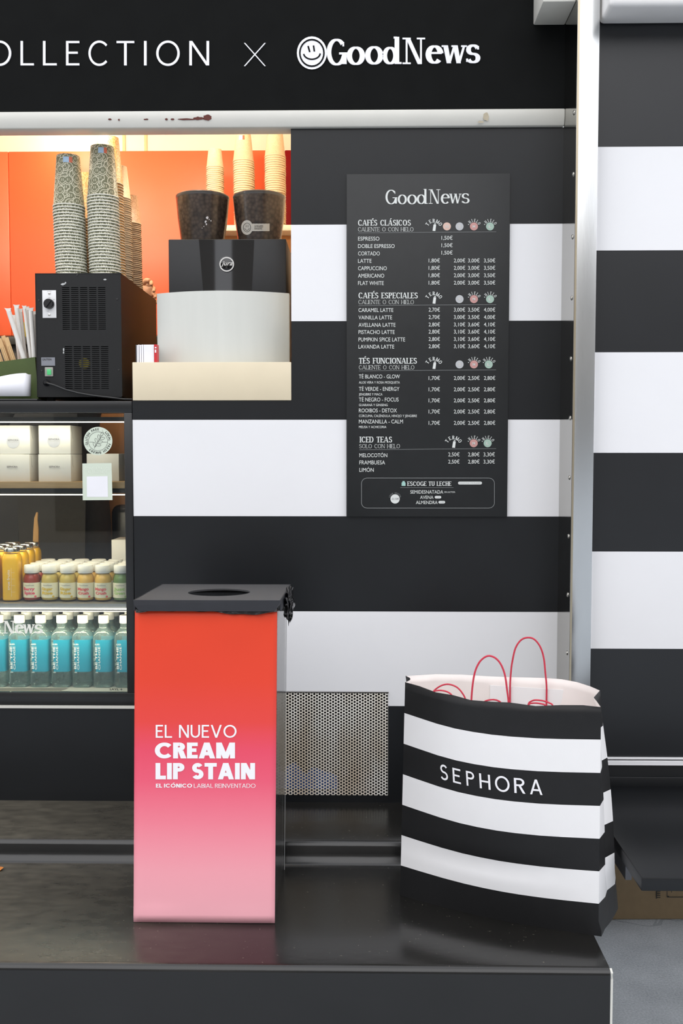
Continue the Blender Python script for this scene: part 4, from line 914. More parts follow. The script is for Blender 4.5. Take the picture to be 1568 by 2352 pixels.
l = bpy.data.lights.new('shelf_light', 'AREA'); l.shape = 'RECTANGLE'; l.size = 1.0; l.size_y = .02; l.energy = 1.3; l.color = (1, .86, .62)
lo = bpy.data.objects.new('shelf_light', l); COL.objects.link(lo); adopt(lo, hd_); lo.location = ((FX0+FX1)/2, FY0+.036, z-.010); lo.rotation_euler = (math.radians(24), 0, 0)
# glass lettering and stickers (children of the pane)
YG = FY0+.0034
c = MB()
for ch, x0, x1, y0, y1 in (('d', -32, 1, 1424, 1456), ('N', 6, 36, 1426, 1455), ('e', 34, 55, 1434, 1455), ('w', 52, 80, 1434, 1455), ('s', 79, 98, 1434, 1455)):
    ink(c, pen_text(ch, .2, .08, True), (x0, y0, x1, y1), YG)
c.build('lettering', mat('glass_white_film', (.78, .78, .72), .6, var=.03), pane)
c = MB(); ink(c, bold_polys('SAYL', .02), (251.5, 1581, 273, 1585.5), YG, cap=(0, .73)); c.poly([P(278.5+r_*math.cos(math.radians(45*k)), 1583.5+r_*1.15*math.sin(math.radians(45*k)), YG) for k in range(8) for r_ in ((3.4 if k % 2 == 0 else .9),)]); c.build('maker_mark', PRINT, pane)
c = MB(); disc(c, 225, 1013, 33, YG, 32.5, n=48); st = c.build('round_sticker', MINT, pane)
c = MB(); disc(c, 225, 1013.5, 22.3, YG-.0004, 22, r0=21.6, n=48)
arc_text(c, 'GLUTEN FREE · LOCAL FRESH BAKERY ·', 225, 1013, 24.5, 195, -154, 5.4, YG-.0004, font=True)
arc_text(c, 'GLUTEN FREE · LOCAL FRESH BAKERY ·', 225.4, 1013, 24.5, 195, -154, 5.4, YG-.0004, font=True)
for qd in pen([(216, 1030), (222, 1019), (229, 1008), (233, 1000)], .8, .8): c.poly([P(*q, YG-.0004) for q in qd])
for lx, ly, an in ((234, 997, 62), (227, 1004, 100), (235, 1007, 15), (221, 1012, 110), (230, 1015, 5), (217, 1021, 115), (226, 1022, -5)):
    a = math.radians(an); pts = [(lx+5.6*math.cos(t)*math.cos(a)+2.6*math.sin(t)*math.sin(a), ly-5.6*math.cos(t)*math.sin(a)+2.6*math.sin(t)*math.cos(a)) for t in [2*PI*k/14 for k in range(14)]]
    for qd in pen(pts, .7, .7, True): c.poly([P(*q, YG-.0004) for q in qd])
prect(c, 205, 1015.2, 214, 1015.9, YG-.0004); prect(c, 236, 1015.2, 246, 1015.9, YG-.0004)
c.build('sticker_print', PRINT, st)
c = MB(); c.poly([P(*q, YG) for q in ((190, 1149), (258.3, 1148.5), (256, 1063.5), (189, 1064.5))]); st = c.build('square_sticker', MINT, pane)
c = MB(); c.poly([P(*q, YG-.0004) for q in ((199.5, 1141.5), (248, 1141.5), (247, 1093.5), (199, 1094.5))]); c.build('blank_field', CARD, st)
c = MB(); ink(c, bold_polys('CONSULTA LOS', .02), (193, 1072, 252, 1079), YG-.0004, cap=(0, .73)); ink(c, bold_polys('ALÉRGENOS', .02), (201, 1080, 246, 1087), YG-.0004, cap=(0, .73)); c.build('sticker_print', mat('mint_print', (.70, .76, .66), .6, var=.03), st)

# ---- bakery cartons on the top shelf
def carton(px0, py0, px1, py1, Y, dep, label, ztop=None, logo=None, zb_=None, dark=False):
    x0, x1, z0, z1 = R(px0, py0, px1, py1, Y)
    if zb_ is not None: z0 = zb_
    t = thing('bakery_carton', label, 'box', ((x0+x1)/2, Y+dep/2, z0), 'white bakery cartons in the fridge')
    k = MB(); k.box(x0, x1, Y, Y+dep, z0, z1); k.build('carton_body', BOXWHITE, t, bevel=.0015)
    k = MB(); y0 = Y+.012; w_ = dep-.03
    pts = [(x1+.0004, y0, z1-.004), (x1+.0004, y0+.004, z1-.03), (x1+.0004, y0+.012, z1-.040), (x1+.0004, y0+.014, z1-.040), (x1+.0004, y0+.006, z1-.03), (x1+.0004, y0+.0018, z1-.004)]
    k.poly(pts); k.build('tuck_flap', PRINT_G, t)
    if logo:
        lx, ly, disc_ = logo
        if disc_: k = MB(); disc(k, lx, ly+3, 15, Y-.0008, 15.5); s = k.build('round_label', mat('carton_label', (.56, .58, .65), .5, var=.03), t)
        k = MB(); ink(k, bold_polys('SEPHORA', .012), (lx-12.5, ly-2.3, lx+12.5, ly+2), Y-.0012, cap=(0, .73)); k.build('carton_print', PRINT_G, t)
        k = MB(); ink(k, font_polys('COLLECTION'), (lx-12, ly+3.4, lx+12.5, ly+5.4), Y-.0012, cap=(0, .73)); k.build('carton_print', mat('print_pale', (.45, .45, .47), .6, var=.05), t)
    return z1
zA = carton(-6, 1043.5, 68, 1107, 3.032, .12, 'lower white carton of the stack farther from the round sticker', logo=(28, 1072, False), zb_=zs1)
zB2 = carton(88, 1043.5, 163, 1107, 3.032, .125, 'lower white carton of the stack nearest the round sticker', logo=(125, 1072, False), zb_=zs1)
carton(-7, 977, 69, 1042.5, 3.036, .12, 'upper white carton of the stack farther from the round sticker', logo=(30, 1011, True), zb_=zA+.0012)
carton(88.5, 977, 162, 1042.5, 3.036, .125, 'upper white carton with round label beside the round sticker', logo=(123.5, 1009, True), zb_=zB2+.0012)
carton(199, 1042, 273, 1104, 3.10, .12, 'single white carton partly behind the round sticker', zb_=zs1)
carton(-9, 1040, 55, 1103, 3.20, .12, 'rear white carton hidden behind the two carton stacks', zb_=zs1)
carton(256, 1240, 300, 1300, 3.31, .12, 'plain white carton behind the green juice jar', zb_=zs2)

# ---- juice jars, fruit bottles and water bottles
def lathe_obj(nm, prof, m_, par, seg=24, sq=0., **k): c = MB(); c.lathe(prof, seg, sq=sq, **k); return c.build(nm, m_, par, smooth=True)
def front_ink(mb, vf, r, x0, x1, z0, z1, rot=False, cap=None, mi=0, flat=None):
    """letters on a round or flat front at y=-r (object space); rot = reading upwards"""
    v, f = vf[0], vf[1]; ax = min(q[0] for q in v); bx = max(q[0] for q in v); ay, by = cap or (min(q[1] for q in v), max(q[1] for q in v)); out = []
    for q in v:
        s_, t_ = (q[0]-ax)/(bx-ax), (q[1]-ay)/(by-ay)
        x, z = (x1-(x1-x0)*t_, z0+(z1-z0)*s_) if rot else (x0+(x1-x0)*s_, z0+(z1-z0)*t_)
        if rot: x = x0+(x1-x0)*(1-t_)
        y = -flat if flat else -math.sqrt(max(r*r-x*x, 1e-8))
        out.append((x, y-LAY*lay(q), z))
    mb.add(out, f, mi)
def arc_shell(r, z0, z1, a0, a1, n=14):
    k = MB(); V = []
    for i in range(n+1):
        a = math.radians(a0+(a1-a0)*i/n); V += [(r*math.cos(a), r*math.sin(a), z0), (r*math.cos(a), r*math.sin(a), z1)]
    k.add(V, [(2*i, 2*i+2, 2*i+3, 2*i+1) for i in range(n)]); return k
JL = mat('jar_label_paper', (.78, .76, .58), .6, var=.03)
def make_jar(nm, juice, ink_c, lines):
    t = thing('juice_jar', nm, 'jar', (0, 0, 0), 'small juice jars on the middle shelf')
    rj = .0262
    lathe_obj('glass_body', [(.020, 0), (.0245, .002), (rj, .008), (rj, .068), (.0235, .079), (.0195, .0855), (.0195, .093)], JARG, t, 24)
    lathe_obj('juice', [(.019, .0035), (.0245, .006), (rj-.0012, .010), (rj-.0012, .067), (.0222, .078), (.0188, .084)], mat('juice_'+ink_c[0], juice, .25, var=.12, vscale=60), t, 20)
    ld = lathe_obj('lid', [(.0222, .0865), (.0232, .0885), (.0232, .1085), (.0218, .111), (.002, .1115)], LIDW, t, 28)
    lb = arc_shell(rj+.0004, .012, .058, 180, 360).build('label', JL, t, smooth=True)
    k = MB(); front_ink(k, font_polys('GoodNews'), rj+.0008, -.0135, .0135, .0485, .0530, cap=(0, .73)); k.build('label_print', PRINT_G, lb)
    k = MB()
    for i, ln_ in enumerate(lines): front_ink(k, bold_polys(ln_, .045), rj+.0009, -.0195+.002*i, .0155, .035-.0125*i, .044-.0125*i, cap=(0, .73))
    im = mat('ink_'+ink_c[0], ink_c[1], .6, var=.05); k.build('label_print', im, lb)
    k = MB(); front_ink(k, ([(math.cos(2*PI*q/16), math.sin(2*PI*q/16)) for q in range(16)], [tuple(range(16))]), rj+.0009, .0135, .0195, .0128, .0188); k.build('label_spot', im, lb)
    return t
Jz = zs2+.0006
jar_kinds = {
 'berry': make_jar('', (.36, .05, .025), ('berry', (.75, .10, .16)), ('Berry', 'Spice')),
 'ginger': make_jar('', (.66, .52, .16), ('ginger', (.72, .50, .06)), ('Ginger', 'Rise')),
 'mango': make_jar('', (.85, .56, .16), ('mango', (.75, .13, .13)), ('Mango', 'Crush')),
 'green': make_jar('', (.20, .32, .12), ('green', (.42, .62, .22)), ('Just', 'Green'))}
cols = (('berry', 71, 'red berry'), ('ginger', 112, 'ginger, next to the berry ones,'), ('ginger', 153, 'ginger, next to the mango ones,'), ('mango', 194, 'mango, next to the ginger ones,'), ('mango', 234, 'mango, next to the green ones,'), ('green', 277, 'green'))
used = set()
for kind, px, nm in cols:
    x0 = XX(px, 1340, 3.045)
    for r_ in range(4):
        lab = 'white-lidded %s juice jar, %s' % (nm, ('front row of the middle shelf', 'second row behind the label jars', 'third row on the middle shelf', 'rear row on the middle shelf')[r_])
        pos = (x0+random.uniform(-.001, .001), 3.058+.0545*r_, Jz)
        src = jar_kinds[kind]
        if kind not in used: used.add(kind); src.location = pos; src['label'] = lab
        else: dup(src, pos, 0 if r_ == 0 else random.uniform(-.6, .6), lab)
def make_smoothie():
    t = thing('fruit_bottle', '', 'bottle', (0, 0, 0), 'orange fruit bottles on the middle shelf')
    hw = .0272
    lathe_obj('glass_body', [(.0235, 0), (hw, .004), (hw, .128), (.0262, .137), (.0215, .148), (.0205, .151), (.0205, .158)], JARG, t, 32, sq=.32)
    lathe_obj('juice', [(.022, .003), (hw-.0012, .006), (hw-.0012, .1275), (.025, .136), (.0205, .146)], mat('mango_smoothie', (.92, .55, .035), .3, var=.1, vscale=40), t, 28, sq=.32)
    lathe_obj('lid', [(.0225, .1515), (.0238, .153), (.0238, .163), (.0222, .1655), (.003, .1655)], SILVER, t, 28)
    k = MB(); front_ink(k, bold_polys('true fruits', .012), .0, -.0075, .0045, .036, .098, rot=True, flat=hw+.0006, cap=(-.2, .75)); front_ink(k, ([(0, 0), (1, 0), (1, 1), (0, 1)], [(0, 1, 2, 3)]), 0, .0062, .0068, .016, .104, flat=hw+.0006)
    for zz_ in (.03, .05, .07, .09): front_ink(k, ([(0, 0), (1, 0), (1, 1), (0, 1)], [(0, 1, 2, 3)]), 0, .007, .017, zz_, zz_+.0005, flat=hw+.0006)
    k.build('print', mat('bottle_print', (.85, .78, .6), .6, var=.05), t)
    return t
sm_ = make_smoothie(); first = True
for ci, px in enumerate((27, -21)):
    x0 = XX(px, 1330, 3.05)
    for r_ in range(4):
        lab = 'orange smoothie bottle with silver lid, %s row, %s' % (('front', 'second', 'third', 'rear')[r_], ('column beside the jars' if ci == 0 else 'column at the picture edge'))
        pos = (x0, 3.055+.064*r_, Jz)
        if first: sm_.location = pos; sm_['label'] = lab; first = False
        else: dup(sm_, pos, 0, lab)
def make_water():
    t = thing('water_bottle', '', 'bottle', (0, 0, 0), 'square water bottles on the bottom shelf')
    hw = .0298
    lathe_obj('bottle_body', [(.022, .004), (.027, 0), (hw, .006), (hw, .150), (hw*.97, .160), (.023, .172), (.0155, .181), (.0132, .186), (.0132, .196)], PET, t, 32, sq=.5)
    lathe_obj('base_dimple', [(.027, .001), (.02, .006), (.004, .016)], PET, t, 16, sq=.3, cap=False)
    lathe_obj('cap', [(.0158, .1965), (.0165, .1985), (.0165, .2185), (.0152, .221), (.002, .2213)], LIDW, t, 28)
    zc0, zc1 = .049, .148
    BLUE = mat('water_label', (.014, .29, .43), .4, var=.06, vscale=30)
    k = MB(); e_ = 2/(2+.5*6); V = []; A = [262+i*98/18 for i in range(19)]
    for a in A:
        ca, sa = math.cos(math.radians(a)), math.sin(math.radians(a)); ca = math.copysign(abs(ca)**e_, ca); sa = math.copysign(abs(sa)**e_, sa)
        V += [((hw+.0005)*ca, (hw+.0005)*sa, zc0), ((hw+.0005)*ca, (hw+.0005)*sa, zc1)]
    k.add(V, [(2*i, 2*i+2, 2*i+3, 2*i+1) for i in range(len(A)-1)])
    k.add([(-.0185, -hw-.0005, zc0), (V[0][0], -hw-.0005, zc0), (V[0][0], -hw-.0005, zc1), (-.0185, -hw-.0005, zc1)], [(0, 1, 2, 3)])
    lb = k.build('label', BLUE, t)
    k = MB(); fl = hw+.0012
    front_ink(k, bold_polys('AUARA', .01), 0, -.0205, -.0055, .1315, .1375, flat=fl, cap=(0, .73))
    front_ink(k, bold_polys('BE THE', .02), 0, -.0200, -.0135, .058, .1275, rot=True, flat=fl, cap=(0, .73))
    front_ink(k, bold_polys('CHANGE', .004), 0, -.0110, -.0045, .056, .1275, rot=True, flat=fl, cap=(0, .73))
    front_ink(k, bold_polys('100%', .012), 0, -.0195, -.0115, .0455, .0495, flat=fl, cap=(0, .73))
    k.build('print', mat('water_print', (.82, .88, .88), .6, var=.03), lb)
    return t
wb = make_water(); first = True
wcols = tuple('%s from the black fridge frame' % q for q in ('seventh', 'sixth', 'fifth', 'fourth', 'third', 'second', 'first'))
for ci, px in enumerate((-11, 38, 87, 136, 184.5, 233, 282)):
    x0 = XX(px, 1500, 3.03)
    for r_ in range(3):
        lab = 'blue-labelled water bottle, %s, %s' % (wcols[ci], ('front row', 'middle row', 'rear row')[r_])
        pos = (x0, 3.062+.067*r_, zfl+.0006)
        if first: wb.location = pos; wb['label'] = lab; first = False
        else: dup(wb, pos, 0, lab)
c = MB(); c.prism([P(0-40, 1591, 2.985), P(130, 1591, 2.985), P(160, 1580, 2.985), P(-40, 1580.5, 2.985)], (0, .004, 0)); tag(c.build('metal_plate', mat('plate_steel', (.5, .48, .40), .35, metal=.6, var=.15, vscale=200)), 'pale metal plate lying at the bottom of the fridge', 'plate')

# ================================================================== COUNTER AND COFFEE MACHINE
ct = MB(); ct.box(XF+.002, XO-.0005, YW-.004, 3.52, Z_SILL0, Z_SILL1)
tag(ct.build('counter_box', BEIGE, bevel=.002), 'plain beige counter block under the coffee machine', 'counter')
cm = thing('coffee_machine', 'automatic coffee machine with pale curved shell and black top', 'coffee machine', (-.42, 3.15, Z_SILL1))
xa, xb = XX(358, 750, 3.03), XX(663, 750, 3.03); zsh0 = Z_SILL1+.0006
ztp = ZZ(668, 3.0, 510)
c = MB(); n_ = 24; F = []
def sy(u): return 2.995+.055*(2*u-1)**2
V = []
for i in range(n_+1):
    u = i/n_; x0 = xa+(xb-xa)*u; V += [(x0, sy(u), zsh0), (x0, sy(u), ztp), (x0, 3.09, zsh0), (x0, 3.09, ztp)]
for i in range(n_):
    a, b_ = 4*i, 4*i+4; F += [(a, b_, b_+1, a+1), (a+1, b_+1, b_+3, a+3), (a, a+2, b_+2, b_)]
F += [(0, 1, 3, 2), (4*n_, 4*n_+2, 4*n_+3, 4*n_+1)]
c.add(V, F); c.build('curved_shell', GREYWHITE, cm, smooth=True)
YQ = 3.095
x0, x1, z0, z1 = R(387, 549, 657, 676, YQ)
c = MB(); c.box(x0, x1, YQ, 3.48, zsh0, z1); c.build('black_body', MACH_BLACK, cm, bevel=.003)
c = MB(); c.prism([P(*q, YQ-.0015) for q in ((467, 676), (577.5, 676), (583.5, 551), (456.5, 550))], (0, .001, 0)); c.build('gloss_panel', GLOSSBLACK, cm)
YE = YQ-.004
c = MB(); c.lathe([(.0235, 0), (.0235, .004), (.021, .0052)], 32, axis='y'); ce = P(520.5, 607, YQ-.002)
c.v = [(v[0]+ce.x, v[1]+ce.y, v[2]+ce.z) for v in c.v]; em = c.build('emblem', GLOSSBLACK, cm, smooth=True)
c = MB(); disc(c, 520.5, 607, 16.8, YQ-.0078, n=40, r0=14.2); c.build('emblem_ring', CHROME, em)
v_, f_ = bold_polys('jura', .012); v_ = [(q[0]+q[1]*.35, q[1]) for q in v_]
c = MB(); ink(c, (v_, f_), (508, 600, 534, 613), YQ-.0079); c.build('emblem_lettering', CHROME, em)
def hopper(px0, px1, label, grp):
    Yc = 3.28; xc = XX((px0+px1)/2, 500, 3.22); r1 = (XX(px1, 460, Yc)-XX(px0, 460, Yc))/2; zb_ = z1+.0006; ztop_ = ZZ(455, Yc, 520)
    t = thing('bean_hopper', label, 'bean hopper', (xc, Yc, zb_), grp)
    c = MB(); c.lathe([(r1*.74, zb_), (r1*.78, zb_+.01), (r1*.93, zb_+(ztop_-zb_)*.62), (r1*.985, ztop_-.008), (r1*.985, ztop_)], 40, (xc, Yc, 0)); c.build('hopper_body', HOPPER, t, smooth=True)
    c = MB(); c.lathe([(r1*.985, ztop_-.006), (r1*1.0, ztop_-.003), (r1*1.0, ztop_+.003), (r1*.95, ztop_+.006), (.002, ztop_+.006)], 40, (xc, Yc, 0)); c.build('hopper_lid', mat('smoke_lid', (.10, .10, .10), .12, var=.1), t, smooth=True)
    return t, xc, Yc, r1, zb_, ztop_
GP = 'bean hoppers on the coffee machine'
h1, xc, Yc, r1, zb_, zt_ = hopper(397.5, 520, 'smoked bean hopper with flaking white label remains', GP)
def on_hopper(px, py, xc=xc, Yc=Yc, r1=r1, zb_=zb_, zt_=zt_, off=.0008):
    def rad(z): f_ = (z-zb_)/(zt_-zb_); return r1*(.78+(.93-.78)*f_/.62 if f_ < .62 else .93+(.055)*(f_-.62)/.38)+off
    Y = Yc-r1*.9
    for _ in range(5):
        p = P(px, py, Y); rr = rad(p.z); Y = Yc-math.sqrt(max(rr*rr-(p.x-xc)**2, 1e-6))
    return P(px, py, Y)
random.seed(9); c = MB()
for px, py, s in ((476, 500, 4), (472, 509, 3.2), (474, 515, 2.6), (480, 504, 1.6), (468, 520, 1.5), (484, 507, 1.8), (464, 524, 1)):
    c.poly([on_hopper(px+s*math.cos(2*PI*k/7)*(.4+.6*random.random()), py+s*1.3*math.sin(2*PI*k/7)*(.4+.6*random.random())) for k in range(7)])
c.build('label_remains', CARD, h1)
h2, xc2, Yc2, r2, zb2, zt2 = hopper(530.5, 652, 'smoked bean hopper with key-shaped white sticker', GP)
oh = lambda px, py, off=.0008: on_hopper(px, py, xc2, Yc2, r2, zb2, zt2, off)
c = MB(); n_ = 30

for q_ in range(4):
    for k in range(n_): c.poly([oh(567+13.5*f1*math.cos(2*PI*k_/n_), 522.5+17*f1*math.sin(2*PI*k_/n_)) for f1, k_ in ((q_/4+.001, k), ((q_+1)/4, k), ((q_+1)/4, k+1), (q_/4+.001, k+1))])

for i in range(6): a, b_ = 577+i*7, 584+i*7; c.poly([oh(a, 531), oh(b_, 531-.3), oh(b_, 513.5), oh(a, 514)])
stk = c.build('sticker', mat('sticker_grey', (.55, .55, .52), .5, var=.03), h2)
c = MB()
for qd in pen([(567+8.5*math.cos(2*PI*k/24), 522.5+10*math.sin(2*PI*k/24)) for k in range(24)], .9, .9, True): c.poly([oh(*q, .0014) for q in qd])
for qd in pen([(567+5*math.cos(math.radians(a)), 523+6*math.sin(math.radians(a))) for a in range(5, 180, 14)], .9, .9): c.poly([oh(*q, .0014) for q in qd])
for x in (564.6, 568.8): c.poly([oh(x, 522, .0014), oh(x+.9, 522, .0014), oh(x+.9, 516.5, .0014), oh(x, 516.5, .0014)])
for i, (tx, y) in enumerate((('CAFÉ LIBRE', 517), ('DE TRABAJO', 520.6), ('INFANTIL', 524.2))):
    v_, f_ = bold_polys(tx, .02); v2, _ = fit((v_, f_), 584, 604 if i < 2 else 602, -y-2.6, -y); c.add([oh(q[0], -q[1], .0018) for q in v2], f_)
c.build('sticker_print', PRINT, stk)

# price cards / leaflets standing beside the shell
for px0, px1, dy, m_, lab in ((311.5, 313.2, 0, PRINT, 'thin dark-backed card at the outer end of the leaflets'), (314, 316.5, 1, CARD, 'first thin white card in the leaflet row'), (317.3, 319.5, 0, CARD, 'second thin white card in the leaflet row'), (320.8, 324, .5, CARD, 'third thin white card in the leaflet row'), (325, 329, 0, CARD, 'stiff white card in the middle of the leaflet row'), (330, 353.5, 0, CARD, 'thick block of white cards beside the red one')):
    x0, x1, z0, z1 = R(px0, 791.5+dy, px1, 832, 2.975); c = MB(); c.box(x0, x1, 2.975, 3.05, Z_SILL1+.0005, z1); tag(c.build('leaflet', m_), lab, 'leaflet', 'leaflets standing on the counter block')
x0, x1, z0, z1 = R(354, 360, 354, 360, 2.972); x0, x1, z0, z1 = R(354, 791, 360.5, 832, 2.972)
t = thing('leaflet', 'red-edged leaflet pressed against the pale machine shell', 'leaflet', (x0, 2.98, Z_SILL1), 'leaflets standing on the counter block')
c = MB(); c.box(x0, x1, 2.972, 3.0, Z_SILL1+.0005, z1); c.build('cover', mat('leaflet_red', (.55, .02, .03), .4, var=.05), t)
c = MB(); prect(c, 355.5, 797, 359, 800, 2.9714); prect(c, 355.5, 803, 358.6, 810, 2.9714); c.build('cover_print', CARD, t)

# ================================================================== BLACK VENTED APPLIANCE
ap = thing('vented_appliance', 'black metal appliance box with vent slots and rotary knob', 'appliance', (-.97, 3.25, Z_T))
YA = 3.0; ax0, ax1, az0, az1 = R(83, 627.5, 279, 912, YA); YA1 = 3.52
# slanted sides in the picture come from perspective only: a plain box with a slotted back cover
PXC, PYC = None, None
slots = []
for (gx0_, gx1_, gy0, gy1, nrow) in ((143, 244, 657, 756, 22), (148, 249, 793, 892, 22)):
    for r_ in range(nrow):
        for q in range(5):
            y = gy0+(gy1-gy0)*(r_+.5)/nrow; xx = gx0_+(gx1_-gx0_)*(q/5)+(y-gy0)*.03*0
            slots.append((q, xx, xx+16.5, y-1.3, y+1.3))
c = MB()
colsX = {}
def cover(gx0_, gx1_, gy0, gy1, nrow):
    """slotted field: strips between the slots"""
    X0, X1 = XX(gx0_, 700, YA), XX(gx1_, 700, YA); Z1_, Z0_ = ZZ(gy0, YA, 190), ZZ(gy1, YA, 190); sw = (X1-X0)/5; pitch = (Z1_-Z0_)/nrow
    for q in range(5):
        a = X0+q*sw; b_ = a+sw*.82
        c.box(b_, a+sw, YA, YA+.0015, Z0_, Z1_)
        for r_ in range(nrow): z = Z0_+pitch*r_; c.box(a, b_, YA, YA+.0015, z+pitch*.42, z+pitch)
    return X0, X1, Z0_, Z1_
A1 = cover(143, 246, 657, 757, 22); A2 = cover(147, 251, 792.5, 893, 22)
def around(x0, x1, z0, z1, holes):
    holes = sorted(holes, key=lambda h: -h[3]); z = z1
    for a, b_, h0, h1_ in holes: c.box(x0, x1, YA, YA+.0015, h1_, z); c.box(x0, a, YA, YA+.0015, h0, h1_); c.box(b_, x1, YA, YA+.0015, h0, h1_); z = h0
    c.box(x0, x1, YA, YA+.0015, z0, z)
around(ax0+.002, ax1-.002, az0+.002, az1-.002, [A1, A2])
c.build('slotted_cover', BOX_BLACK, ap)
c = MB(); c.box(ax0, ax1, YA+.03, YA1, az0, az1); tw = .002
c.box(ax0, ax0+tw, YA-.001, YA+.03, az0, az1); c.box(ax1-tw, ax1, YA-.001, YA+.03, az0, az1); c.box(ax0, ax1, YA-.001, YA+.03, az1-tw, az1); c.box(ax0, ax1, YA-.001, YA+.03, az0, az0+tw)
c.build('casing', BOX_BLACK, ap)
c = MB(); q = P(195, 835, YA+.02); c.lathe([(.016, 0), (.016, .012)], 20, axis='y'); c.v = [(v[0]+q.x, v[1]+YA+.022, v[2]+q.z) for v in c.v]; c.build('inner_coil', mat('yellow_wire', (.45, .36, .02), .5, var=.2), ap)
x0, x1, z0, z1 = R(98, 667, 129.5, 730.5, YA); c = MB(); c.box(x0, x1, YA-.003, YA-.0002, z0, z1); pl = c.build('dial_plate', mat('plate_white', (.72, .72, .72), .4, var=.03), ap, bevel=.0006)
q = P(113.5, 698.5, YA-.003); c = MB(); c.lathe([(.0150, 0), (.0150, .010), (.0135, .014), (.002, .014)], 28, axis='y'); c.box(-.0028, .0028, -.018, -.013, -.0145, .0145)
ang = math.radians(-38); c.v = [(v[0]*math.cos(ang)-v[2]*math.sin(ang)+q.x, v[1]+YA-.003, v[0]*math.sin(ang)+v[2]*math.cos(ang)+q.z) for v in c.v]; c.build('knob', mat('knob_black', (.01, .01, .012), .3, var=.2), pl, smooth=True)
for py in (674, 723):
    q = P(113.5, py, YA-.003); c = MB(); c.lathe([(.0042, 0), (.0036, .0015), (.001, .002)], 14, axis='y'); c.v = [(v[0]+q.x, v[1]+YA-.003, v[2]+q.z) for v in c.v]; c.build('screw', CHROME, pl, smooth=True)
c = MB()
for tx, r_ in (('ON/OFF', (108, 668.5, 118, 670)), ('MIN', (111, 683, 116, 684.5)), ('MED', (121.5, 687, 126, 688.5)), ('MAX', (107.5, 714, 112.5, 715.5))): ink(c, font_polys(tx), r_, YA-.0034, cap=(0, .73))
c.build('dial_print', PRINT_G, pl)
x0, x1, z0, z1 = R(95, 821, 126.5, 840, YA); c = MB(); c.box(x0, x1, YA-.0012, YA-.0002, z0, z1); lb = c.build('caution_label', mat('silver_label', (.24, .25, .28), .35, metal=.3, var=.1, vscale=80), ap)
c = MB(); ink(c, bold_polys('CAUTION', .02), (97, 823, 118, 827.5), YA-.0018, cap=(0, .73)); c.build('label_print', PRINT, lb)
x0, x1, z0, z1 = R(103.5, 843.5, 122.5, 865, YA); c = MB(); c.box(x0, x1, YA-.004, YA-.0002, z0, z1); sw_ = c.build('switch_surround', mat('switch_cap', (.30, .31, .27), .3, var=.1), ap, bevel=.003, bseg=3)
x0, x1, z0, z1 = R(108, 848, 117.5, 861, YA-.005); c = MB(); c.box(x0, x1, YA-.0065, YA-.004, z0, z1); c.build('lit_switch', mat('green_switch', (.05, .35, .12), .3, emit=(.12, .75, .25), estr=.35), sw_, bevel=.001)
random.seed(2); c = MB()
for px, py, s, w_ in ((144, 653, 6, 3), (150, 650, 3, 3), (241, 642, 4, 2), (146, 803, 2, 5.5), (146, 810, 2, 3)): c.poly([P(px+s*math.cos(2*PI*k/9)*(.5+.5*random.random()), py+w_*math.sin(2*PI*k/9)*(.5+.5*random.random()), YA-.0004) for k in range(9)])
c.build('sticker_remains', mat('scraped_white', (.45, .46, .46), .6, var=.2), ap)
for px, py in ((177.5, 632), (89.5, 690), (269, 687.5), (96, 852), (273, 850)):
    q = P(px, py, YA); c = MB(); c.lathe([(.0028, 0), (.0024, .001), (.0006, .0013)], 10, axis='y'); c.v = [(v[0]+q.x, v[1]+YA-.0002, v[2]+q.z) for v in c.v]; c.build('screw', mat('dark_screw', (.05, .05, .05), .35, metal=.7, var=.1), ap)
q = P(107, 879, YA); c = MB(); c.lathe([(.010, 0), (.010, .004), (.006, .010), (.004, .014)], 18, axis='y'); c.v = [(v[0]+q.x, v[1]+YA-.0002, v[2]+q.z) for v in c.v]; c.build('cable_gland', mat('knob_black'), ap, smooth=True)
cab = [P(107, 879, YA-.014), P(113, 881, YA-.022), P(125, 885, YA-.024), P(150, 895, YA-.02), P(180, 903, YA-.016), P(215, 909, YA-.014), P(250, 913, YA-.012), P(284, 917, YA-.01), P(303, 917.5, YA-.006)]
c = MB(); c.tube(cab, .0030, 8); c.build('power_cable', mat('cable_black', (.012, .012, .012), .3, var=.2), ap, smooth=True)
for x0 in (ax0+.02, ax1-.04):
    for yy in (YA+.03, YA1-.05): c = MB(); c.box(x0, x0+.02, yy, yy+.02, Z_T+.0004, az0); c.build('foot', DARK, ap)

# ================================================================== PAPER CUPS
def cup_mesh(nm, rr, rb, h, cm_, rm, seg=30):
    """upside-down paper cup: rolled rim at z=0, base disc at the top"""
    c = MB(); th = .0004
    prof = [(rr-.0012, .0005), (rr+.0012, .0), (rr+.0016, .0016), (rr+.0010, .0034), (rr-.0004, .0036), (rb, h)]
    c.lathe(prof, seg, mis=[1, 1, 1, 1, 0], cap=False)
    c.lathe([(rb, h), (rb-.0016, h), (rb-.0016, h-.007), (.001, h-.0071)], seg, mi=0, cap=False)
    return c.mesh(nm, [cm_, rm], True)
CM = {'sage': cup_mesh('sage_cup', .0465, .0345, .152, CUP_SAGE, RIMP), 'amber': cup_mesh('amber_cup', .0445, .033, .145, CUP_KRAFT, RIMK),
      'cream': cup_mesh('cream_cup', .0405, .029, .105, CUP_CREAM, RIMK), 'rose': cup_mesh('rose_cup', .0385, .028, .095, CUP_PINK, RIMK), 'espresso': cup_mesh('espresso_cup', .0335, .0255, .072, CUP_CREAM, RIMK)}
HT = {'sage': .152, 'amber': .145, 'cream': .105, 'rose': .095, 'espresso': .072}
TAB = MB()
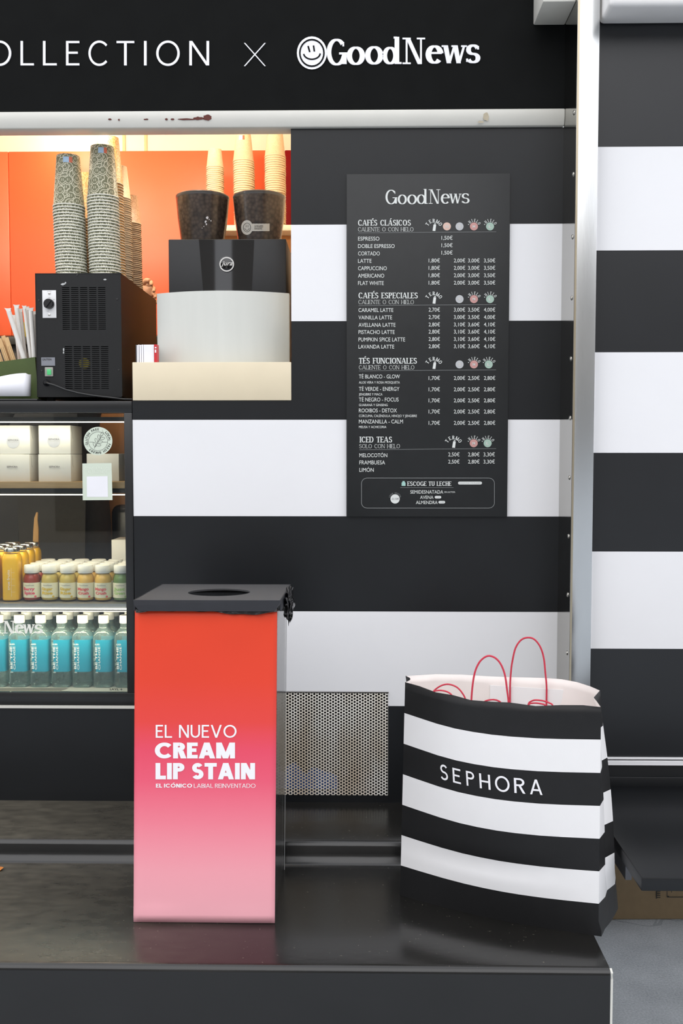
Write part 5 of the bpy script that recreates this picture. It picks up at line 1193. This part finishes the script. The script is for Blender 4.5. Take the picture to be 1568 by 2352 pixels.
def stack(kind, x, y, z, top_z, pitch, desc, grp, adj, lean=(0, 0)):
    n = max(2, int(round((top_z-z-HT[kind])/pitch))+1)
    for i in range(n):
        o = bpy.data.objects.new('paper_cup', CM[kind]); COL.objects.link(o)
        f_ = i/max(1, n-1); o.location = (x+lean[0]*f_+random.uniform(-.0007, .0007), y+lean[1]*f_, z+.0004+i*pitch); o.rotation_euler = (0, 0, random.uniform(0, 6.28) if i < n-1 else 1.9)
        tag(o, '%s paper cup, %s in the stack %s' % (adj, ordinal(n-1-i)+('' if i == n-1 else ' from top'), desc), 'paper cup', grp)
    return x+lean[0], y+lean[1], z+(n-1)*pitch, o
random.seed(11)
CZ = az1
def tabsticker(o, par_h, r0, r1_, x, y, z, a0, a1):
    """small red and blue marking label wrapped on the top cup"""
    for (s0, s1), m_ in (((a0, (a0+a1)/2+6), mat('tab_blue', (.36, .52, .70), .5, var=.05)), (((a0+a1)/2+6, a1), mat('tab_red', (.62, .14, .07), .5, var=.05))):
        c = MB(); zz0, zz1 = par_h-.027, par_h-.010; V = []
        for i in range(7):
            a = math.radians(s0+(s1-s0)*i/6)
            for zz_ in (zz0, zz1): r = r0+(r1_-r0)*zz_/par_h+.0007; V.append((r*math.cos(a), r*math.sin(a), zz_))
        c.add(V, [(2*i, 2*i+2, 2*i+3, 2*i+1) for i in range(6)])
        k = c.build('print_tab', m_); k.parent = o; k.rotation_euler = (0, 0, -o.rotation_euler.z)
def at_cup(px, Y): return XX(px, 560, Y)
g1 = 'paper cups on the black appliance'
r = stack('sage', at_cup(163.5, 3.055), 3.056, CZ, ZZ(351, 3.03, 160), .0089, 'above the knob', g1, 'sage smiley-print', (-.006, 0)); tabsticker(r[3], .152, .0465, .0345, 0, 0, 0, 262, 305)
r = stack('sage', at_cup(240.5, 3.055), 3.056, CZ, ZZ(331, 3.03, 240), .0089, 'above the vents', g1, 'tall sage smiley-print', (-.004, 0)); tabsticker(r[3], .152, .0465, .0345, 0, 0, 0, 265, 305)
stack('amber', at_cup(255, 3.16), 3.16, CZ, ZZ(315, 3.14, 246), .0085, 'just behind the tall sage stack', g1, 'amber printed', (-.006, 0))
stack('amber', at_cup(203, 3.165), 3.165, CZ, ZZ(397, 3.14, 196), .0085, 'hidden between the two sage stacks', g1, 'amber printed')
stack('cream', at_cup(275, 3.265), 3.265, CZ, ZZ(382, 3.25, 285), .0068, 'second behind the tall sage stack', g1, 'cream printed', (-.004, 0))
stack('rose', at_cup(299, 3.37), 3.37, CZ, ZZ(450, 3.36, 310), .0062, 'farthest back on the black appliance', g1, 'rose-beige printed', (-.003, 0))

# ================================================================== BACK SHELF, CUPS ON IT, BACK CABINET
zsf = ZZ(516.5, 3.9, 590)
sc_ = thing('shelf_unit', 'tan shelf unit with cream top behind the bean hoppers', 'shelf unit', (-.5, 4.0, ZFL))
sx0, sx1 = XX(440, 520, 3.9), XO+.029
c = MB(); c.box(sx0, sx1, 3.9, YB-.017, zsf-.022, zsf); c.build('shelf_top', CREAM, sc_, bevel=.002)
c = MB(); c.box(sx0+.01, sx1-.001, 3.99, YB-.018, ZFL, zsf-.0225); c.build('cabinet_body', TAN, sc_)
g2 = 'paper cups on the back shelf'
stack('espresso', XX(494, 430, 3.97), 3.97, zsf, ZZ(339, 3.95, 494), .0075, 'behind the flaking hopper', g2, 'small cream')
o = stack('cream', XX(562, 430, 3.97), 3.97, zsf, ZZ(308, 3.95, 560), .0088, 'behind the stickered hopper', g2, 'cream embossed-look', (-.004, 0)); tabsticker(o[3], .105, .0405, .029, 0, 0, 0, 245, 285)
stack('cream', XX(632, 430, 3.97), 3.97, zsf, ZZ(294, 3.95, 630), .0088, 'beside the striped menu wall', g2, 'cream embossed-look')
c = MB(); cx = XX(661, 640, 3.6)
c.box(cx-.012, cx+.02, 3.60, 3.75, Z_SILL1+.03, ZZ(580, 3.6, 660)); t_ = tag(c.build('black_canister', mat('knob_black'), bevel=.004), 'narrow black canister edge beside the coffee machine', 'canister')
q = MB(); q.box(cx-.06, cx+.025, 3.55, 3.8, ZFL, Z_SILL1+.0295); tag(q.build('side_cupboard', ORANGE, bevel=.003), 'orange cupboard edge between coffee machine and striped wall', 'cupboard')

bc = thing('storage_cabinet', 'tan wooden cabinet with round knob seen through the fridge', 'cabinet', (-1.3, 4.0, ZFL))
bx0, bx1 = -2.4, sx0-.02; zbc = ZZ(778, 3.9, 60)
c = MB(); c.box(bx0, bx1, 3.86, YB-.018, ZFL, zbc-.03); c.build('cabinet_body', mat('cabinet_dark_brown', (.030, .026, .020), .6, var=.2), bc)
c = MB(); c.box(bx0, bx1, 3.83, YB-.018, zbc-.03, zbc); c.build('worktop', mat('worktop_dark', (.03, .028, .02), .4, var=.2), bc, bevel=.002)
xd = XX(222, 1200, 3.85)
for x0, x1 in ((xd, xd+.42), (xd-.46, xd-.01)):
    c = MB(); c.box(x0, x1, 3.842, 3.859, ZFL+.06, zbc-.06); d_ = c.build('door', TAN if x0 == xd else mat('cabinet_dark_brown'), bc, bevel=.003)
    q = P(237, 1202, 3.842); c = MB(); c.lathe([(.006, 0), (.006, .008), (.014, .014), (.012, .022), (.003, .024)], 20, axis='y'); c.v = [(v[0]+(q.x if x0 == xd else x0+.05), v[1]+3.842, v[2]+q.z) for v in c.v]; c.build('knob', STEEL, d_, smooth=True)
c = MB(); q = P(278, 1255, 3.75); c.lathe([(.075, 0), (.095, .01), (.10, .1), (.095, .20), (.07, .235), (.02, .24)], 28, (q.x+.03, 3.74, zbc-.9), sq=.3)
c = MB(); xk0, xk1, zk0, zk1 = R(254, 1160, 330, 1400, 3.74); c.box(xk0, xk1, 3.74, 3.829, ZFL, zk1); tag(c.build('waste_container', mat('bag_gloss_black', (.012, .012, .013), .25, var=.3, bump=.6, bscale=18), bevel=.03, bseg=4), 'glossy black container behind the fridge beside the tan cabinet', 'container')
c = MB(); c.prism([P(*q, 3.40) for q in ((73, 1300), (88, 1300), (88, 1215), (86, 1195), (87, 1177), (83, 1176), (78, 1190), (76, 1220))], (0, .008, 0)); c.v = [(v[0], v[1], max(v[2], zs2+.0006)) for v in c.v]; tag(c.build('wooden_paddle', mat('paddle_wood', (.50, .28, .10), .6, var=.1), bevel=.002), 'slim wooden paddle standing behind the orange bottles', 'paddle')
c = MB(); x0, x1, z0, z1 = R(20, 775, 50, 815, 3.7); c.box(x0, x1+.02, 3.86, 3.98, zbc+.0005, zbc+.06); tag(c.build('olive_tray', mat('olive_yellow', (.30, .24, .04), .5, var=.15), bevel=.004), 'olive-yellow tray on the back worktop behind the straws', 'tray')

# ================================================================== STRAWS, STIRRERS AND HOLDER ON THE FRIDGE TOP
tr_ = MB(); x0, x1 = XX(-60, 900, 2.99), XX(92, 912, 2.99); tr_.box(x0, x1, 2.965, 3.16, Z_T+.0004, Z_T+.008); tag(tr_.build('serving_tray', mat('knob_black'), bevel=.003), 'flat black tray under the green straw box', 'tray')
hb = thing('straw_box', 'olive-green open box holding wrapped straws and wooden stirrers', 'box', (-1.05, 3.06, Z_T))
YS = 3.02; ZS0 = Z_T+.0085
fl, frr = P(-60, 905, YS), P(88, 905, YS); tl, trr = P(-60, 839, YS), P(80.5, 820, YS)
dpt = .085
def wall4(a, b_, c_, d_, off, nm): k = MB(); k.hexa([a, b_, b_+off, a+off, d_, c_, c_+off, d_+off]); k.build(nm, GREENBOX, hb)
A_, B_, C_, D_ = Vector((fl.x, YS, ZS0)), Vector((frr.x, YS, ZS0)), Vector(trr), Vector(tl)
bk = Vector((0, dpt, 0)); th = Vector((0, .0025, 0))
wall4(A_, B_, C_, D_, th, 'front_panel'); wall4(A_+bk, B_+bk, C_+bk, D_+bk, th, 'back_panel')
wall4(B_+th*1.02, B_+bk-th*.02, C_+bk-th*.02, C_+th*1.02, Vector((-.0025, 0, 0)), 'side_panel'); wall4(A_+th, A_+bk, D_+bk, D_+th, Vector((.0025, 0, 0)), 'side_panel')
k = MB(); k.poly([A_+Vector((0, .003, .001)), B_+Vector((-.003, .003, .001)), B_+bk+Vector((-.003, 0, .001)), A_+bk+Vector((0, 0, .001))]); k.build('bottom_panel', GREENBOX, hb)
# curled white card in front
c = MB(); V = []; n_ = 20
for i in range(n_+1):
    u = i/n_; px = -50+u*121; yy = 2.974+.003*math.cos(u*2.0)+.035*max(0, (u-.86)/.14)**2
    topy = 866-9*math.sin(min(1, max(0, (px+5)/64))*PI*.5)+(3 if u > .93 else 0); boty = 910
    V += [P(px, boty, yy), P(px, topy, yy)]
c.add(V, [(2*i, 2*i+2, 2*i+3, 2*i+1) for i in range(n_)])
zmin = min(v[2] for v in c.v); c.v = [(v[0], v[1], max(v[2], Z_T+.0086)) for v in c.v]
o = c.build('curled_card', CARD, smooth=True); s_ = o.modifiers.new('t', 'SOLIDIFY'); s_.thickness = .0006; tag(o, 'curled blank white card in front of the green box', 'card')
def straw(p0, p1, Y0, Y1, rpx, lab, wrap=True):
    a = P(*p0, Y0); b_ = P(*p1, Y1); d = (b_-a); a2 = a-d.normalized()*max(0, (a.z-(ZS0+.003))/max(.2, d.normalized().z)); r = rpx*Y0/F_PX
    t = thing('paper_straw', lab, 'straw', a2, 'paper-wrapped straws in the green box')
    k = MB(); e_ = a2.lerp(b_, .955); k.tube([a2, a2.lerp(b_, .5), e_], r, 10); k.build('wrapper', STRAWP, t, smooth=True)
    side = Vector((1, .2, 0)); fwd = d.normalized(); w2 = r*1.25
    k = MB(); k.add([e_-side*r*.9-fwd*.002, e_+side*r*.9-fwd*.002, e_+fwd*.006+side*w2*.8, e_+fwd*.011+side*w2*1.15, e_+fwd*.0095-side*w2*.2, e_+fwd*.011-side*w2*1.1, e_+fwd*.005-side*w2*.8]+[q+Vector((0, .0012, 0)) for q in (e_-side*r*.9-fwd*.002, e_+side*r*.9-fwd*.002, e_+fwd*.006+side*w2*.8, e_+fwd*.011+side*w2*1.15, e_+fwd*.0095-side*w2*.2, e_+fwd*.011-side*w2*1.1, e_+fwd*.005-side*w2*.8)],
        [tuple(range(7)), tuple(range(13, 6, -1))]+[(i, 7+i, 7+(i+1) % 7, (i+1) % 7) for i in range(7)]); k.build('crimped_end', STRAWP, t)
straw((55, 823), (17, 706), 3.035, 3.03, 5.4, 'wrapped straw leaning farthest away from the appliance')
straw((52, 823), (37, 698), 3.052, 3.05, 5.2, 'second wrapped straw, tallest of the bundle')
straw((59, 822), (47, 707), 3.066, 3.065, 3.4, 'slim grey-shaded wrapped straw in the middle')
straw((70, 821), (55, 700), 3.045, 3.042, 3.6, 'wrapped straw with torn top beside the upright one')
straw((78, 820), (70, 705), 3.04, 3.036, 5.2, 'upright wrapped straw beside the black appliance')
straw((76, 821), (61, 702), 3.075, 3.07, 4.0, 'cream wrapped straw behind the torn one')
straw((81, 820), (78, 713), 3.07, 3.065, 4.4, 'wrapped straw shaded at the far end by the appliance')
straw((45, 823), (33, 722), 3.085, 3.085, 4.6, 'short wrapped straw at the back of the bundle')
def stirrer(p0, p1, Y, wpx, lab):
    a = P(*p0, Y); b_ = P(*p1, Y); d = (b_-a).normalized(); a = a-d*max(0, (a.z-ZS0-.003)/d.z); s = Vector((d.z, 0, -d.x)); w2 = wpx*Y/F_PX/2
    t = thing('wooden_stirrer', lab, 'stirrer', a, 'wooden stirrers in kraft sleeves')
    k = MB(); k.hexa([a-s*w2, a+s*w2, a+s*w2+Vector((0, .003, 0)), a-s*w2+Vector((0, .003, 0)), b_-s*w2, b_+s*w2*.9, b_+s*w2*.9+Vector((0, .003, 0)), b_-s*w2+Vector((0, .003, 0))]); k.build('sleeve', KRAFT, t, bevel=.0008)
    k = MB(); m0 = a.lerp(b_, .86); m1 = a.lerp(b_, .45); 
    for off in (-.45, .45): q = Vector((0, -.0005, 0)); k.poly([m0+s*w2*(off-.05)+q, m0+s*w2*(off+.05)+q, m1+s*w2*(off+.05)+q, m1+s*w2*(off-.05)+q])
    k.build('sleeve_print', mat('kraft_ink', (.20, .11, .04), .7, var=.1), t)
stirrer((31, 827), (14, 775), 3.034, 10.5, 'kraft-sleeved stirrer nearest the straws')
stirrer((16, 829), (-2, 778), 3.037, 10.5, 'kraft-sleeved stirrer second from the straws')
stirrer((25, 828), (7, 771), 3.046, 10, 'kraft-sleeved stirrer just behind the front pair')
stirrer((2, 831), (-14, 780), 3.036, 10.5, 'kraft-sleeved stirrer at the picture edge')

# ================================================================== PERSON BEHIND THE COUNTER
def person():
    bx = XX(150, 1200, 3.70); by = 3.70; H = P(351, 662, 3.60)
    J = {}; E_ = []
    def j(n, p, r, par=None):
        J[n] = (Vector(p), r)
        if par: E_.append((par, n))
    def b(x, y, z): return (bx+x, by+y, ZFL+z)
    j('pelvis', b(0, 0, .90), (.15, .11)); j('waist', b(0, .0, 1.05), (.13, .10), 'pelvis'); j('chest', b(0, -.01, 1.25), (.155, .11), 'waist'); j('neck0', b(0, 0, 1.38), (.07, .06), 'chest')
    j('neck', b(0, -.01, 1.43), (.052, .052), 'neck0'); j('head0', b(0, -.02, 1.49), (.066, .074), 'neck'); j('head1', b(0, -.03, 1.56), (.076, .088), 'head0'); j('head2', b(0, -.02, 1.62), (.060, .07), 'head1')
    j('nose', b(0, -.118, 1.535), (.010, .012), 'head1')
    for s, nm in ((-1, 'r'), (1, 'l')):
        j('sh'+nm, b(.17*s, 0, 1.34), (.058, .058), 'chest'); j('hip'+nm, b(.09*s, 0, .84), (.095, .095), 'pelvis'); j('knee'+nm, b(.11*s, -.02, .47), (.062, .062), 'hip'+nm); j('ank'+nm, b(.12*s, .02, .09), (.042, .042), 'knee'+nm); j('toe'+nm, b(.13*s, -.14, .035), (.035, .03), 'ank'+nm)
    # right arm hangs beside the body, left arm raised to the appliance top
    j('elr', b(-.29, -.0, 1.08), (.042, .042), 'shr'); j('wrr', b(-.25, -.16, .90), (.027, .027), 'elr')
    hr_ = b(-.235, -.23, .86); j('palmr', hr_, (.032, .018), 'wrr')
    W = Vector((H.x-.045, H.y+.05, H.z-.055)); j('ell', (W.x+.02, by-.02, ZFL+1.36), (.042, .042), 'shl'); j('wrl', W, (.026, .026), 'ell'); j('palml', Vector((H.x-.022, H.y+.015, H.z-.015)), (.030, .020), 'wrl')
    def hand(palm, tag_, dirv, acr, curl, Ls=(.07, .078, .072, .058)):
        p = J[palm][0]
        for i, L in enumerate(Ls):
            o = p+acr*(.022*(i-1.5)); r = .0085-.0006*i
            a = o+dirv*(L*.42); c_ = a+(dirv*.7+curl*.7)*(L*.34); d_ = c_+(dirv*.1+curl)*(L*.26)
            j('f%s%d0' % (tag_, i), a, (r, r), palm); j('f%s%d1' % (tag_, i), c_, (r*.92, r*.92), 'f%s%d0' % (tag_, i)); j('f%s%d2' % (tag_, i), d_, (r*.8, r*.8), 'f%s%d1' % (tag_, i))
        o = p-acr*.034-dirv*.012; j('t%s0' % tag_, o, (.0105, .0105), palm); j('t%s1' % tag_, o-acr*.014+dirv*.028+curl*.01, (.0095, .0095), 't%s0' % tag_); j('t%s2' % tag_, o-acr*.010+dirv*.05+curl*.018, (.008, .008), 't%s1' % tag_)
    hand('palml', 'l', Vector((.75, -.55, .25)).normalized(), Vector((.25, .15, -.95)).normalized(), Vector((-.1, -.6, -.8)).normalized(), (.062, .070, .066, .052))
    hand('palmr', 'r', Vector((.1, -.6, -.75)).normalized(), Vector((.9, .2, 0)).normalized(), Vector((.2, .3, -.8)).normalized())
    names = list(J); idx = {n: i for i, n in enumerate(names)}
    me = bpy.data.meshes.new('person_body'); me.from_pydata([J[n][0] for n in names], [(idx[a], idx[c_]) for a, c_ in E_], []); o = bpy.data.objects.new('person_body', me); COL.objects.link(o)
    o.modifiers.new('skin', 'SKIN'); 
    sv = me.skin_vertices
    if not sv:
        bm = bmesh.new(); bm.from_mesh(me); bm.verts.layers.skin.verify(); bm.to_mesh(me); bm.free()
    for n in names: me.skin_vertices[0].data[idx[n]].radius = J[n][1]
    for v in me.skin_vertices[0].data: v.use_root = False
    me.skin_vertices[0].data[0].use_root = True
    su = o.modifiers.new('sub', 'SUBSURF'); su.levels = su.render_levels = 2
    dg = bpy.context.evaluated_depsgraph_get(); full = bpy.data.meshes.new_from_object(o.evaluated_get(dg)); bpy.data.objects.remove(o)
    for m_ in (CLOTH, SKIN, HAIR): full.materials.append(m_)
    sk_ = [n for n in names if n[0] in 'ft' and n[1] in 'lr' or n.startswith('palm') or n.startswith('wr') or n in ('neck', 'head0', 'head1', 'head2', 'nose')]
    pts = [(J[n][0], n in sk_, n) for n in names]
    mid = [((J[a][0]+J[c_][0])/2, (a in sk_) and (c_ in sk_), c_) for a, c_ in E_]
    for p in full.polygons:
        q = min(pts+mid, key=lambda t_: (t_[0]-p.center).length_squared); p.material_index = 1 if q[1] else 0; p.use_smooth = True
        if q[2] in ('head2',) or (q[2] in ('head1',) and p.center.y > by-.03): p.material_index = 2
    t = thing('person', 'person in black clothes behind the appliance, one hand showing beside the cups', 'person', (bx, by, ZFL))
    bo = bpy.data.objects.new('body', full); COL.objects.link(bo); adopt(bo, t)
    k = MB()
    for s in (-1, 1): k.lathe([(.002, -.011), (.009, -.006), (.011, 0), (.009, .006), (.002, .011)], 12, (bx+.03*s, by-.103, ZFL+1.555))
    k.build('eyes', mat('eye_white', (.7, .7, .68), .2, var=.1), t, smooth=True)
    k = MB(); k.box(bx-.024, bx+.024, by-.106, by-.096, ZFL+1.492, ZFL+1.5); k.build('mouth', mat('lip', (.45, .14, .12), .5, var=.1), t, bevel=.003)
    k = MB(); V = []
    ap_ = [(-.115, .62), (.115, .62), (.125, 1.0), (.10, 1.15), (.085, 1.32), (-.085, 1.32), (-.10, 1.15), (-.125, 1.0)]
    k.prism([(bx+x, by-.165+.0*z, ZFL+z) for x, z in ap_], (0, .004, 0)); k.build('apron', mat('apron_black', (.035, .032, .028), .8, var=.25, vscale=60), t)
person()
